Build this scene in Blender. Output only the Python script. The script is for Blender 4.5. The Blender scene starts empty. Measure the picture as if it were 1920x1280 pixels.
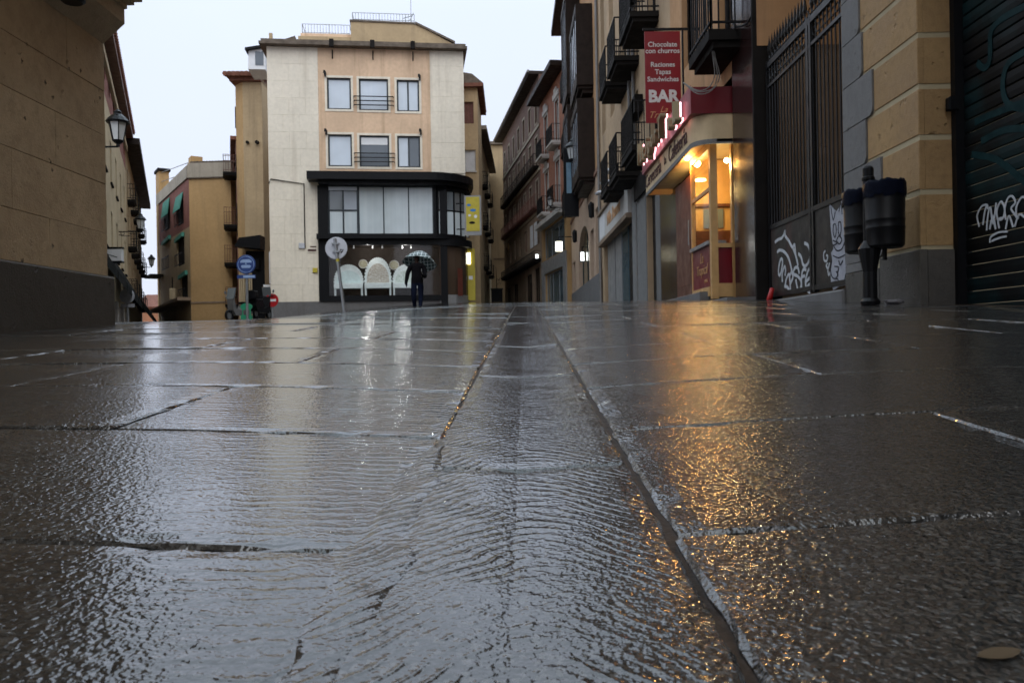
import bpy, bmesh, math, random
from mathutils import Vector, Matrix
random.seed(7)
SC = bpy.context.scene
COL = SC.collection
RAD = math.radians

# ------------------------------------------------------------------ camera
CAM_H = 0.22          # camera height over the wet slabs
FPX = 1500.0          # focal length in pixels of the 1920 px wide photograph
ROLL = RAD(1.0)
CR, SR = math.cos(ROLL), math.sin(ROLL)
cd = bpy.data.cameras.new('camera')
cam = bpy.data.objects.new('camera', cd)
COL.objects.link(cam)
cd.sensor_width = 36.0
cd.lens = 36.0 * FPX / 1920.0
cd.clip_start = 0.02
cd.clip_end = 2000
cam.matrix_world = Matrix(((CR, SR, 0, 0), (0, 0, -1, 0), (-SR, CR, 0, CAM_H), (0, 0, 0, 1)))
cd.dof.use_dof = True
cd.dof.focus_distance = 1.5
cd.dof.aperture_fstop = 20.0
SC.camera = cam
SC.render.resolution_x, SC.render.resolution_y = 1024, 682

# ------------------------------------------------------------------ overcast dusk sky, one soft sun behind the clouds
SUN_EL, SUN_AZ = RAD(48), RAD(166)
w = bpy.data.worlds.new('World'); SC.world = w; w.use_nodes = True
nt = w.node_tree; nt.nodes.clear()
out = nt.nodes.new('ShaderNodeOutputWorld')
bg = nt.nodes.new('ShaderNodeBackground'); bg.inputs['Strength'].default_value = 0.1
sky = nt.nodes.new('ShaderNodeTexSky'); sky.sky_type = 'NISHITA'; sky.sun_disc = False
sky.sun_elevation = SUN_EL; sky.sun_rotation = SUN_AZ
sky.dust_density = 3.0
tc = nt.nodes.new('ShaderNodeTexCoord')
sep = nt.nodes.new('ShaderNodeSeparateXYZ'); nt.links.new(tc.outputs['Generated'], sep.inputs[0])
ramp = nt.nodes.new('ShaderNodeValToRGB')          # cloud deck: paler at the horizon, brighter overhead
ramp.color_ramp.elements[0].position = 0.0; ramp.color_ramp.elements[0].color = (0.385, 0.405, 0.47, 1)
ramp.color_ramp.elements[1].position = 1.0; ramp.color_ramp.elements[1].color = (0.70, 0.835, 0.95, 1)
e_ = ramp.color_ramp.elements.new(.38); e_.color = (0.415, 0.458, 0.545, 1)
nt.links.new(sep.outputs['Z'], ramp.inputs[0])
nz = nt.nodes.new('ShaderNodeTexNoise'); nz.inputs['Scale'].default_value = 2.2; nz.inputs['Detail'].default_value = 4
nt.links.new(tc.outputs['Generated'], nz.inputs['Vector'])
nm = nt.nodes.new('ShaderNodeMapRange'); nm.inputs['From Min'].default_value = .3; nm.inputs['From Max'].default_value = .7
nm.inputs['To Min'].default_value = 21.8; nm.inputs['To Max'].default_value = 23.0
nt.links.new(nz.outputs[0], nm.inputs['Value'])
vm = nt.nodes.new('ShaderNodeVectorMath'); vm.operation = 'SCALE'
nt.links.new(ramp.outputs[0], vm.inputs[0]); nt.links.new(nm.outputs[0], vm.inputs['Scale'])
mx = nt.nodes.new('ShaderNodeMix'); mx.data_type = 'RGBA'; mx.inputs['Factor'].default_value = 0.90
nt.links.new(sky.outputs[0], mx.inputs['A']); nt.links.new(vm.outputs[0], mx.inputs['B'])
nt.links.new(mx.outputs['Result'], bg.inputs['Color']); nt.links.new(bg.outputs[0], out.inputs[0])

sl = bpy.data.lights.new('sun', 'SUN'); sl.energy = 1.25; sl.angle = RAD(60); sl.color = (1.0, .97, .93)
sun = bpy.data.objects.new('sun', sl); COL.objects.link(sun)
sun.rotation_euler = (RAD(42), 0, RAD(14)); sun.location = (0, -10, 30)

SC.view_settings.view_transform = 'Standard'; SC.view_settings.look = 'None'
SC.view_settings.exposure = 0.0; SC.view_settings.gamma = 1.0
SC.view_settings.use_curve_mapping = False
SC.cycles.use_denoising = True
SC.cycles.use_adaptive_sampling = True; SC.cycles.adaptive_threshold = .04
SC.cycles.max_bounces = 5; SC.cycles.diffuse_bounces = 3; SC.cycles.sample_clamp_indirect = 6

# ------------------------------------------------------------------ helpers
def ray(px, py):
    u = (px - 960) / FPX; v = (640 - py) / FPX
    return Vector((u * CR + v * SR, 1.0, -u * SR + v * CR))
def at(px, py, Y):
    d = ray(px, py)
    return Vector((d.x * Y, Y, CAM_H + d.z * Y))
PT = [(-30, -2.07), (0, 0), (5, .345), (9, .615), (12, .79), (16, .985), (20, 1.17), (26, 1.45), (35, 1.92), (44, 2.45), (60, 3.2), (80, 4.2), (400, 6)]
def li(y):
    for (a, b), (d, e) in zip(PT, PT[1:]):
        if y <= d: return b + (e - b) * (y - a) / (d - a)
    return PT[-1][1]
def fY(Y):
    wd = .12 * abs(Y) + .3
    return sum(li(Y + wd * k) for k in (-1, -.5, 0, .5, 1)) / 5
def ss(a, b, x):
    t = min(1, max(0, (x - a) / (b - a))); return t * t * (3 - 2 * t)
def xc(Y): return .0179 * Y - .005
def ground(X, Y):
    z = fY(Y) + .04 * math.tanh(abs(X - xc(Y)) / .7) * (1 - ss(3, 8, Y))
    l = -(X + .3 + 3 * ss(30, 44, Y))
    if l > 0: z -= .055 * (math.sqrt(l * l + .25) - .5) * ss(5, 10, Y)
    if X < -9: z -= .03 * (-9 - X) * ss(15, 30, Y)
    return z

class MB:
    def __init__(self): self.v = []; self.f = []
    def add(self, vs, fs):
        o = len(self.v); self.v += [tuple(p) for p in vs]; self.f += [tuple(i + o for i in q) for q in fs]; return self
    def quad(self, a, b, c, d): return self.add([a, b, c, d], [(0, 1, 2, 3)])
    def box(self, x0, x1, y0, y1, z0, z1, m=None):
        vs = [(x, y, z) for z in (z0, z1) for y in (y0, y1) for x in (x0, x1)]
        if m: vs = [tuple(m @ Vector(p)) for p in vs]
        return self.add(vs, [(0, 2, 3, 1), (4, 5, 7, 6), (0, 1, 5, 4), (1, 3, 7, 5), (3, 2, 6, 7), (2, 0, 4, 6)])
    def cbox(self, x0, x1, y0, y1, z0, z1, c=.006, jit=0):
        """block whose front (low y) edges are chamfered"""
        j = lambda: random.uniform(-jit, jit)
        a = [(x0 + j(), y0 + c, z0 + j()), (x1 + j(), y0 + c, z0 + j()), (x1 + j(), y0 + c, z1 + j()), (x0 + j(), y0 + c, z1 + j())]
        f = [(x0 + c, y0 + j() * .5, z0 + c), (x1 - c, y0 + j() * .5, z0 + c), (x1 - c, y0 + j() * .5, z1 - c), (x0 + c, y0 + j() * .5, z1 - c)]
        b = [(x0, y1, z0), (x1, y1, z0), (x1, y1, z1), (x0, y1, z1)]
        fs = [(8, 9, 10, 11)]
        for i in range(4):
            k = (i + 1) % 4
            fs += [(4 + i, 4 + k, 8 + k, 8 + i), (i, k, 4 + k, 4 + i)]
        return self.add(b + a + f, fs + [(3, 2, 1, 0)])
    def prism(self, pts, y0, y1):
        """polygon in local x,z pulled along y"""
        n = len(pts)
        vs = [(x, y0, z) for x, z in pts] + [(x, y1, z) for x, z in pts]
        fs = [tuple(range(n)), tuple(range(2 * n - 1, n - 1, -1))] + [(i, i + n, (i + 1) % n + n, (i + 1) % n) for i in range(n)]
        return self.add(vs, fs)
    def hprism(self, pts, z0, z1):
        n = len(pts)
        vs = [(x, y, z0) for x, y in pts] + [(x, y, z1) for x, y in pts]
        fs = [tuple(range(n - 1, -1, -1)), tuple(range(n, 2 * n))] + [(i, (i + 1) % n, (i + 1) % n + n, i + n) for i in range(n)]
        return self.add(vs, fs)
    def tube(self, path, r, n=6, caps=True):
        P = [Vector(p) for p in path]; rr = r if isinstance(r, (list, tuple)) else [r] * len(P)
        base = len(self.v)
        for i, p in enumerate(P):
            t = (P[min(i + 1, len(P) - 1)] - P[max(i - 1, 0)]).normalized()
            a = Vector((0, 0, 1)) if abs(t.z) < .9 else Vector((1, 0, 0))
            u = t.cross(a).normalized(); v_ = t.cross(u).normalized()
            for k in range(n):
                g = 2 * math.pi * k / n
                self.v.append(tuple(p + (u * math.cos(g) + v_ * math.sin(g)) * rr[i]))
        for i in range(len(P) - 1):
            for k in range(n):
                k2 = (k + 1) % n
                self.f.append((base + i * n + k, base + i * n + k2, base + (i + 1) * n + k2, base + (i + 1) * n + k))
        if caps:
            self.f.append(tuple(base + k for k in range(n - 1, -1, -1)))
            self.f.append(tuple(base + (len(P) - 1) * n + k for k in range(n)))
        return self
    def lathe(self, prof, c=(0, 0, 0), n=16, m=None):
        b = len(self.v)
        for r, z in prof:
            for k in range(n):
                g = 2 * math.pi * k / n
                p = Vector((c[0] + r * math.cos(g), c[1] + r * math.sin(g), c[2] + z))
                self.v.append(tuple(m @ p if m else p))
        for i in range(len(prof) - 1):
            for k in range(n):
                k2 = (k + 1) % n
                self.f.append((b + i * n + k, b + i * n + k2, b + (i + 1) * n + k2, b + (i + 1) * n + k))
        if prof[0][0] > 1e-5: self.f.append(tuple(b + k for k in range(n - 1, -1, -1)))
        if prof[-1][0] > 1e-5: self.f.append(tuple(b + (len(prof) - 1) * n + k for k in range(n)))
        return self
    def disc(self, c, r, y0, y1, n=32):
        return self.prism([(c[0] + r * math.cos(2 * math.pi * k / n), c[1] + r * math.sin(2 * math.pi * k / n)) for k in range(n)], y0, y1)
    def ribbon(self, pts, wd, y0, y1):
        """flat painted stroke in local x,z"""
        P = [Vector((p[0], p[1])) for p in pts]; L = []; Rr = []
        for i, p in enumerate(P):
            t = (P[min(i + 1, len(P) - 1)] - P[max(i - 1, 0)]).normalized(); nrm = Vector((-t.y, t.x)) * wd / 2
            L.append(p + nrm); Rr.append(p - nrm)
        for i in range(len(P) - 1):
            self.prism([tuple(L[i]), tuple(L[i + 1]), tuple(Rr[i + 1]), tuple(Rr[i])], y0, y1)
        return self
    def mesh(self, name, smooth=False):
        me = bpy.data.meshes.new(name); me.from_pydata(self.v, [], self.f); me.validate(); me.update()
        bm = bmesh.new(); bm.from_mesh(me); bmesh.ops.recalc_face_normals(bm, faces=bm.faces); bm.to_mesh(me); bm.free()
        if smooth:
            me.shade_smooth()
        return me

def link(name, me, mat=None, parent=None):
    o = bpy.data.objects.new(name, me); COL.objects.link(o)
    if mat and me: me.materials.clear(); me.materials.append(mat)
    if parent: o.parent = parent
    return o
def part(name, mb, mat, parent, smooth=False, loc=None):
    o = link(name, mb.mesh(name, smooth), mat, parent)
    if loc: o.location = loc
    return o
def tag(o, label, cat, group=None):
    o['label'] = label; o['category'] = cat
    if group: o['group'] = group
    return o
def struct(o): o['kind'] = 'structure'; return o
def smooth_by_angle(o, ang=40):
    try:
        o.data.shade_smooth(); o.data.set_sharp_from_angle(angle=RAD(ang))
    except Exception: pass
    return o

class Fr:
    """a thing with an Empty at its base; local x runs along its face, y into it, z up"""
    def __init__(s, name, label, cat, loc, ang=0.0, group=None):
        s.o = bpy.data.objects.new(name, None); COL.objects.link(s.o)
        s.o.empty_display_size = .2
        s.o.location = loc; s.o.rotation_euler = (0, 0, ang)
        tag(s.o, label, cat, group)
        s.L = Vector(loc); s.a = ang
        s.ex = Vector((math.cos(ang), math.sin(ang), 0)); s.ey = Vector((-math.sin(ang), math.cos(ang), 0))
    def uv(s, px, py, d=0.0):
        r = ray(px, py); C = Vector((0, 0, CAM_H)) - s.L
        t = (d - C.dot(s.ey)) / r.dot(s.ey); p = C + r * t
        return p.dot(s.ex), p.z
    def rect(s, x0, y0, x1, y1, d=0.0):
        a = s.uv(x0, y0, d); b = s.uv(x1, y1, d); c = s.uv(x0, y1, d); e = s.uv(x1, y0, d)
        return ((a[0] + c[0]) / 2, (b[0] + e[0]) / 2, (b[1] + c[1]) / 2, (a[1] + e[1]) / 2)   # x0 x1 z0 z1
    def w(s, x, y, z): return s.L + s.ex * x + s.ey * y + Vector((0, 0, z))
    def gz(s, x, y=0.0):
        p = s.w(x, y, 0); return ground(p.x, p.y) - s.L.z
    def part(s, name, mb, mat, parent=None, smooth=False): return part(name, mb, mat, parent or s.o, smooth)

def copy_tree(o, parent=None):
    c = o.copy(); COL.objects.link(c); c.parent = parent
    for ch in [x for x in bpy.data.objects if x.parent == o]: copy_tree(ch, c)
    return c

def wall(mb, x0, x1, z0, z1, ops=(), y=0.0, rev=.18, depth=6.0, body=True):
    xs = sorted(set([x0, x1] + [min(max(v, x0), x1) for o in ops for v in o[:2]]))
    zs = sorted(set([z0, z1] + [min(max(v, z0), z1) for o in ops for v in o[2:4]]))
    for i in range(len(xs) - 1):
        for k in range(len(zs) - 1):
            cx, cz = (xs[i] + xs[i + 1]) / 2, (zs[k] + zs[k + 1]) / 2
            if any(o[0] < cx < o[1] and o[2] < cz < o[3] for o in ops): continue
            mb.quad((xs[i], y, zs[k]), (xs[i + 1], y, zs[k]), (xs[i + 1], y, zs[k + 1]), (xs[i], y, zs[k + 1]))
    for o in ops:
        a, b, c, d = o[:4]; e = y + rev
        mb.quad((a, y, c), (a, e, c), (a, e, d), (a, y, d)); mb.quad((b, y, c), (b, y, d), (b, e, d), (b, e, c))
        mb.quad((a, y, c), (b, y, c), (b, e, c), (a, e, c)); mb.quad((a, y, d), (a, e, d), (b, e, d), (b, y, d))
    if body:
        Y = y + depth
        mb.quad((x0, y, z0), (x0, y, z1), (x0, Y, z1), (x0, Y, z0)); mb.quad((x1, y, z0), (x1, Y, z0), (x1, Y, z1), (x1, y, z1))
        mb.quad((x0, y, z1), (x1, y, z1), (x1, Y, z1), (x0, Y, z1)); mb.quad((x0, Y, z0), (x0, Y, z1), (x1, Y, z1), (x1, Y, z0))
    return mb

def window(par, r, fm, pm, y=0.0, rev=.18, nx=1, nz=1, fw=.06, surround=None, sill=None):
    """frame mesh > one pane mesh per light"""
    x0, x1, z0, z1 = r; m = MB(); yf0, yf1 = y + rev - .07, y + rev - .01
    m.box(x0, x1, yf0, yf1, z0, z0 + fw); m.box(x0, x1, yf0, yf1, z1 - fw, z1)
    m.box(x0, x0 + fw, yf0 + .001, yf1, z0 + fw, z1 - fw); m.box(x1 - fw, x1, yf0 + .001, yf1, z0 + fw, z1 - fw)
    for i in range(1, nx):
        x = x0 + (x1 - x0) * i / nx; m.box(x - fw / 2, x + fw / 2, yf0 + .004, yf1, z0 + fw, z1 - fw)
    for k in range(1, nz):
        z = z0 + (z1 - z0) * k / nz; m.box(x0 + fw, x1 - fw, yf0 + .006, yf1, z - fw / 2, z + fw / 2)
    f = part('window', m, fm, par)
    for i in range(nx):
        for k in range(nz):
            a, b = x0 + (x1 - x0) * i / nx, x0 + (x1 - x0) * (i + 1) / nx
            c, d = z0 + (z1 - z0) * k / nz, z0 + (z1 - z0) * (k + 1) / nz
            pmm = pm[(i * nz + k) % len(pm)] if isinstance(pm, list) else pm
            part('pane', MB().box(a + .005, b - .005, y + rev - .035, y + rev - .02, c + .005, d - .005), pmm, f)
    if surround:
        t = .12; s = MB()
        s.box(x0 - t, x0, y - .03, y + .03, z0 - t, z1 + t); s.box(x1, x1 + t, y - .03, y + .03, z0 - t, z1 + t)
        s.box(x0, x1, y - .029, y + .03, z1, z1 + t); s.box(x0, x1, y - .029, y + .03, z0 - t, z0)
        part('window_surround', s, surround, f)
    if sill:
        part('sill', MB().box(x0 - .06, x1 + .06, y - .08, y + .05, z0 - .07, z0 - .002), sill, f)
    return f

def balcony(par, x0, x1, z, dep, h, slabm, ironm, pitch=.13, th=.13, y=0.0):
    s = part('balcony', MB().box(x0, x1, y - dep, y + .01, z - th, z).box(x0 + .05, x1 - .05, y - dep + .08, y + .009, z - th - .1, z - th - .001), slabm, par)
    m = MB(); r = .011
    ya = y - dep + .03
    for zz in (z + h, z + .1):
        m.box(x0, x1, ya - .018, ya + .018, zz - .016, zz + .016)
        for xx in (x0, x1): m.box(xx - .017, xx + .017, ya, y, zz - .015, zz + .015)
    n = max(2, int((x1 - x0) / pitch))
    for i in range(n + 1):
        x = x0 + (x1 - x0) * i / n; m.box(x - r, x + r, ya - r, ya + r, z, z + h)
    n = max(1, int(dep / pitch))
    for i in range(n):
        yy = ya + (dep - .03) * i / n
        for xx in (x0, x1): m.box(xx - r, xx + r, yy - r, yy + r, z, z + h)
    part('railing', m, ironm, s)
    return s

def text(body, size, mat, par, loc, name='lettering', rot=(math.pi / 2, 0, 0), ext=.006, shear=0.0, sx=1.0, align='CENTER', bold=0.0):
    cu = bpy.data.curves.new('t', 'FONT'); cu.body = body; cu.size = size; cu.extrude = ext; cu.shear = shear
    cu.align_x = align; cu.align_y = 'CENTER'; cu.offset = bold; cu.resolution_u = 3
    cu.space_line = .85
    to = bpy.data.objects.new('t', cu); COL.objects.link(to)
    dg = bpy.context.evaluated_depsgraph_get(); me = bpy.data.meshes.new_from_object(to.evaluated_get(dg))
    bpy.data.objects.remove(to); bpy.data.curves.remove(cu)
    me.name = name
    o = link(name, me, mat, par); o.location = loc; o.rotation_euler = rot; o.scale = (sx, 1, 1)
    return o
# ------------------------------------------------------------------ materials
MATS = {}
def nmat(name):
    m = bpy.data.materials.new(name); m.use_nodes = True; t = m.node_tree
    b = t.nodes['Principled BSDF']
    return m, t, b
def N(t, typ, **kw):
    n = t.nodes.new(typ)
    for k, v in kw.items():
        if k in n.inputs: n.inputs[k].default_value = v
        else: setattr(n, k, v)
    return n
def posn(t, scale=(1, 1, 1)):
    g = N(t, 'ShaderNodeNewGeometry'); m = N(t, 'ShaderNodeMapping'); m.inputs['Scale'].default_value = scale
    t.links.new(g.outputs['Position'], m.inputs['Vector']); return m.outputs[0]
def mixc(t, fac, a, b, mode='MIX'):
    m = N(t, 'ShaderNodeMix', data_type='RGBA', blend_type=mode)
    for s, v in (('Factor', fac), ('A', a), ('B', b)):
        if hasattr(v, 'is_linked'): t.links.new(v, m.inputs[s])
        elif isinstance(v, tuple): m.inputs[s].default_value = (*v[:3], 1)
        else: m.inputs[s].default_value = v
    return m.outputs['Result']
def math_(t, op, a, b=None, c=None):
    m = N(t, 'ShaderNodeMath', operation=op)
    for i, v in enumerate((a, b, c)):
        if v is None: continue
        if hasattr(v, 'is_linked'): t.links.new(v, m.inputs[i])
        else: m.inputs[i].default_value = v
    return m.outputs[0]
def rng(t, v, a, b, c=0.0, d=1.0):
    m = N(t, 'ShaderNodeMapRange'); t.links.new(v, m.inputs['Value'])
    for k, x in (('From Min', a), ('From Max', b), ('To Min', c), ('To Max', d)): m.inputs[k].default_value = x
    return m.outputs[0]
def noise(t, vec, scale, detail=4, rough=.55):
    n = N(t, 'ShaderNodeTexNoise'); t.links.new(vec, n.inputs['Vector'])
    n.inputs['Scale'].default_value = scale; n.inputs['Detail'].default_value = detail; n.inputs['Roughness'].default_value = rough
    return n.outputs[0]
def bump(t, b, h, strength=.4, dist=.01, inp='Normal', prev=None):
    n = N(t, 'ShaderNodeBump'); n.inputs['Strength'].default_value = strength; n.inputs['Distance'].default_value = dist
    t.links.new(h, n.inputs['Height'])
    if prev: t.links.new(prev, n.inputs['Normal'])
    if b: t.links.new(n.outputs[0], b.inputs[inp])
    return n.outputs[0]
def plaster(name, col, rough=.85, var=.25, stain=.35, staincol=(.08, .06, .045), scale=1.0, bmp=.35, grime=.0, objvar=.0):
    """painted or rendered wall: mottled, with rain streaks and dirt of their own shape"""
    m, t, b = nmat(name)
    p = posn(t)
    n1 = noise(t, p, .55 * scale, 5); n2 = noise(t, p, 6 * scale, 4); n3 = noise(t, p, 60, 3)
    c = mixc(t, rng(t, n1, .3, .7), tuple(x * (1 - var) for x in col), tuple(min(.9, x * (1 + var * .5)) for x in col))
    c = mixc(t, rng(t, n2, .35, .8, 0, .35), c, tuple(x * .62 for x in col))
    st = noise(t, posn(t, (2.4, 2.4, .16)), 1.0, 5, .6)
    c = mixc(t, rng(t, st, .53, .78, 0, stain), c, staincol)
    if objvar:
        oi = N(t, 'ShaderNodeObjectInfo'); c = mixc(t, rng(t, oi.outputs['Random'], 0, 1, 0, objvar), c, tuple(x * .55 for x in col))
    t.links.new(c, b.inputs['Base Color'])
    t.links.new(rng(t, n2, .3, .7, rough - .12, rough + .08), b.inputs['Roughness'])
    h = math_(t, 'ADD', math_(t, 'MULTIPLY', n2, .6), math_(t, 'MULTIPLY', n3, .5))
    bump(t, b, h, bmp, .012)
    b.inputs['Specular IOR Level'].default_value = .3
    return m
def paint(name, col, rough=.45, metal=0.0, var=.2, bmp=.1, spec=.4, scale=4):
    m, t, b = nmat(name); p = posn(t)
    n1 = noise(t, p, scale, 4); n2 = noise(t, p, scale * 12, 3)
    c = mixc(t, rng(t, n1, .3, .75), col, tuple(x * (1 - var) for x in col))
    t.links.new(c, b.inputs['Base Color'])
    t.links.new(rng(t, n1, .3, .7, max(.03, rough - .1), min(1, rough + .1)), b.inputs['Roughness'])
    b.inputs['Metallic'].default_value = metal; b.inputs['Specular IOR Level'].default_value = spec
    if bmp: bump(t, b, n2, bmp, .004)
    return m
def emit(name, col, s):
    m, t, b = nmat(name); b.inputs['Base Color'].default_value = (*col, 1)
    b.inputs['Emission Color'].default_value = (*col, 1); b.inputs['Emission Strength'].default_value = s
    b.inputs['Roughness'].default_value = .5
    return m
def glassy(name, col, rough=.05, spec=.6, curtain=0.0, ccol=(.6, .6, .6)):
    """window pane seen from outside: reflecting glass over a dim or curtained interior"""
    m, t, b = nmat(name)
    p = posn(t, (7, 7, .25)); n = noise(t, p, 1.0, 3); n2 = noise(t, posn(t), .8, 2)
    c = mixc(t, rng(t, n, .35, .65, 0, curtain), col, ccol)
    c = mixc(t, rng(t, n2, .3, .7, 0, .25), c, tuple(x * .55 for x in col))
    t.links.new(c, b.inputs['Base Color'])
    b.inputs['Roughness'].default_value = rough; b.inputs['IOR'].default_value = 1.5; b.inputs['Specular IOR Level'].default_value = spec
    b.inputs['Coat Weight'].default_value = 0.0
    bump(t, b, n2, .04, .02)
    return m
def clear(name, col=(.9, .95, .93)):
    m, t, b = nmat(name); t.nodes.remove(b)
    o = t.nodes['Material Output']; tr = N(t, 'ShaderNodeBsdfTransparent'); tr.inputs[0].default_value = (*col, 1)
    gl = N(t, 'ShaderNodeBsdfGlossy'); gl.inputs['Roughness'].default_value = .03
    fr = N(t, 'ShaderNodeFresnel', IOR=1.5); mx = N(t, 'ShaderNodeMixShader')
    gg = N(t, 'ShaderNodeNewGeometry'); t.links.new(math_(t, 'MULTIPLY', fr.outputs[0], math_(t, 'SUBTRACT', 1.0, gg.outputs['Backfacing'])), mx.inputs[0]); t.links.new(tr.outputs[0], mx.inputs[1]); t.links.new(gl.outputs[0], mx.inputs[2])
    t.links.new(mx.outputs[0], o.inputs[0]); return m

def wet_granite(name, ripple=1.0):
    """granite paving under a thin film of running water: grain and ripples are fine relief"""
    m, t, b = nmat(name)
    g = N(t, 'ShaderNodeNewGeometry'); P = g.outputs['Position']
    sx = N(t, 'ShaderNodeSeparateXYZ'); t.links.new(P, sx.inputs[0]); X, Y = sx.outputs[0], sx.outputs[1]
    xr = math_(t, 'SUBTRACT', X, math_(t, 'MULTIPLY', Y, .0179)); ax = math_(t, 'SQRT', math_(t, 'MULTIPLY_ADD', xr, xr, .0012))
    lo = noise(t, P, 2.6, 2)
    # where the running film lies: the channel and the flooded slabs to its left
    dist = math_(t, 'MAXIMUM', math_(t, 'SUBTRACT', xr, .06), math_(t, 'MULTIPLY', math_(t, 'SUBTRACT', math_(t, 'MULTIPLY', xr, -1), math_(t, 'MULTIPLY_ADD', math_(t, 'MAXIMUM', math_(t, 'SUBTRACT', Y, .55), 0.0), .5, .26)), .8))
    dist = math_(t, 'ADD', dist, math_(t, 'MULTIPLY', math_(t, 'SUBTRACT', lo, .5), .5))
    film = rng(t, dist, -.05, .18, 1, 0)
    # stone colour
    sp = noise(t, P, 330, 2, .7); sp2 = N(t, 'ShaderNodeTexVoronoi', feature='F1'); sp2.inputs['Scale'].default_value = 240; t.links.new(P, sp2.inputs['Vector'])
    c = mixc(t, rng(t, sp, .35, .68), (.010, .010, .010), (.058, .058, .056))
    sepc = N(t, 'ShaderNodeSeparateColor'); t.links.new(sp2.outputs['Color'], sepc.inputs[0])
    c = mixc(t, rng(t, sepc.outputs[0], .72, .8, 0, .6), c, (.15, .147, .14))
    c = mixc(t, rng(t, sepc.outputs[1], .78, .86, 0, .6), c, (.010, .009, .009))
    c = mixc(t, rng(t, lo, .4, .7, 0, .4), c, (.034, .034, .032))
    oi = N(t, 'ShaderNodeObjectInfo'); c = mixc(t, rng(t, oi.outputs['Random'], 0, 1, 0, .35), c, (.026, .024, .022))
    t.links.new(c, b.inputs['Base Color'])
    b.inputs['Specular IOR Level'].default_value = .10
    grain = noise(t, P, 170, 1.5, .6)
    mp = N(t, 'ShaderNodeMapping'); mp.inputs['Scale'].default_value = (.5, 1.0, 1.0); t.links.new(P, mp.inputs['Vector'])
    cap = noise(t, mp.outputs[0], 58, 1, .5)
    # chevron ripples: crests bend back from the middle of the channel
    axc = math_(t, 'MINIMUM', ax, .15)
    tt = math_(t, 'ADD', Y, math_(t, 'ADD', math_(t, 'MULTIPLY', axc, 1.5), math_(t, 'MULTIPLY', ax, .10)))
    dn = noise(t, P, 16, 1)
    tt = math_(t, 'ADD', tt, math_(t, 'MULTIPLY', dn, .035))
    wv = math_(t, 'SINE', math_(t, 'MULTIPLY', tt, 2 * math.pi / .021))
    wv = math_(t, 'POWER', math_(t, 'MULTIPLY_ADD', wv, .5, .5), 3.5)
    amp = math_(t, 'MULTIPLY', rng(t, ax, .12, .6, 1.0, .45), film)
    rip = math_(t, 'MULTIPLY', math_(t, 'MULTIPLY', wv, rng(t, dn, .35, .62, .1, 1.0)), math_(t, 'MULTIPLY', amp, RIP * ripple))
    capm = math_(t, 'MULTIPLY', cap, rng(t, film, 0, 1, CAP0, CAP1))
    grm = math_(t, 'MULTIPLY', grain, rng(t, film, 0, 1, GR0, GR1))
    hw = math_(t, 'ADD', math_(t, 'ADD', rip, capm), grm)
    nb = bump(t, b, hw, 1.0, 1.0)
    t.links.new(nb, b.inputs['Coat Normal'])
    t.links.new(rng(t, film, 0, 1, .30, .16), b.inputs['Roughness'])
    b.inputs['Coat Weight'].default_value = 1.0; b.inputs['Coat IOR'].default_value = 1.62
    t.links.new(rng(t, film, 0, 1, .035, .015), b.inputs['Coat Roughness'])
    return m

RIP, CAP0, CAP1, GR0, GR1 = .00054, .0008, .0007, .0022, .0008
M = {}
M['slab'] = wet_granite('wet granite slab')
def mudmat():
    m, t, b = nmat('wet joint mud'); P = posn(t); n = noise(t, P, 40, 4)
    t.links.new(mixc(t, rng(t, n, .3, .7), (.014, .009, .006), (.05, .030, .016)), b.inputs['Base Color'])
    b.inputs['Roughness'].default_value = .55; b.inputs['Specular IOR Level'].default_value = .25
    bump(t, b, n, .6, .004); return m
M['mud'] = mudmat()
def sandstone(name, col, dark, pit=.5):
    m, t, b = nmat(name); P = posn(t)
    n1 = noise(t, P, 1.3, 5); n2 = noise(t, P, 14, 5, .65); n3 = noise(t, P, 95, 3)
    c = mixc(t, rng(t, n1, .3, .7), dark, col); c = mixc(t, rng(t, n2, .45, .8, 0, .5), c, tuple(x * .5 for x in dark))
    prs = []
    for scl, thr in ((8.0, .80), (19.0, .80)):
        vo = N(t, 'ShaderNodeTexVoronoi'); vo.inputs['Scale'].default_value = scl; t.links.new(N_vec(t, P, n2), vo.inputs['Vector'])
        sepc = N(t, 'ShaderNodeSeparateColor'); t.links.new(vo.outputs['Color'], sepc.inputs[0])
        prs.append(math_(t, 'MULTIPLY', math_(t, 'GREATER_THAN', sepc.outputs[0], thr), rng(t, vo.outputs['Distance'], .10, .27, 1, 0)))
    pr = math_(t, 'MULTIPLY', math_(t, 'MAXIMUM', prs[0], prs[1]), rng(t, noise(t, P, 2.6, 3), .50, .58))
    c = mixc(t, math_(t, 'MULTIPLY', pr, pit), c, (.03, .018, .010))
    oi = N(t, 'ShaderNodeObjectInfo'); c = mixc(t, rng(t, oi.outputs['Random'], 0, 1, 0, .35), c, tuple(x * .75 for x in dark))
    t.links.new(c, b.inputs['Base Color']); t.links.new(rng(t, n1, .3, .7, .55, .85), b.inputs['Roughness'])
    h = math_(t, 'SUBTRACT', math_(t, 'ADD', math_(t, 'MULTIPLY', n2, .6), math_(t, 'MULTIPLY', n3, .35)), math_(t, 'MULTIPLY', pr, 1.5))
    bump(t, b, h, .8, .014); return m
def N_vec(t, P, n):
    a = N(t, 'ShaderNodeVectorMath', operation='ADD'); s = N(t, 'ShaderNodeVectorMath', operation='SCALE'); s.inputs['Scale'].default_value = .12
    c = N(t, 'ShaderNodeCombineXYZ')
    for i in range(3): t.links.new(n, c.inputs[i])
    t.links.new(c.outputs[0], s.inputs[0]); t.links.new(P, a.inputs[0]); t.links.new(s.outputs[0], a.inputs[1]); return a.outputs[0]
M['sandstone'] = sandstone('brown sandstone', (.66, .50, .31), (.42, .305, .185), 1.0)
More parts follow.
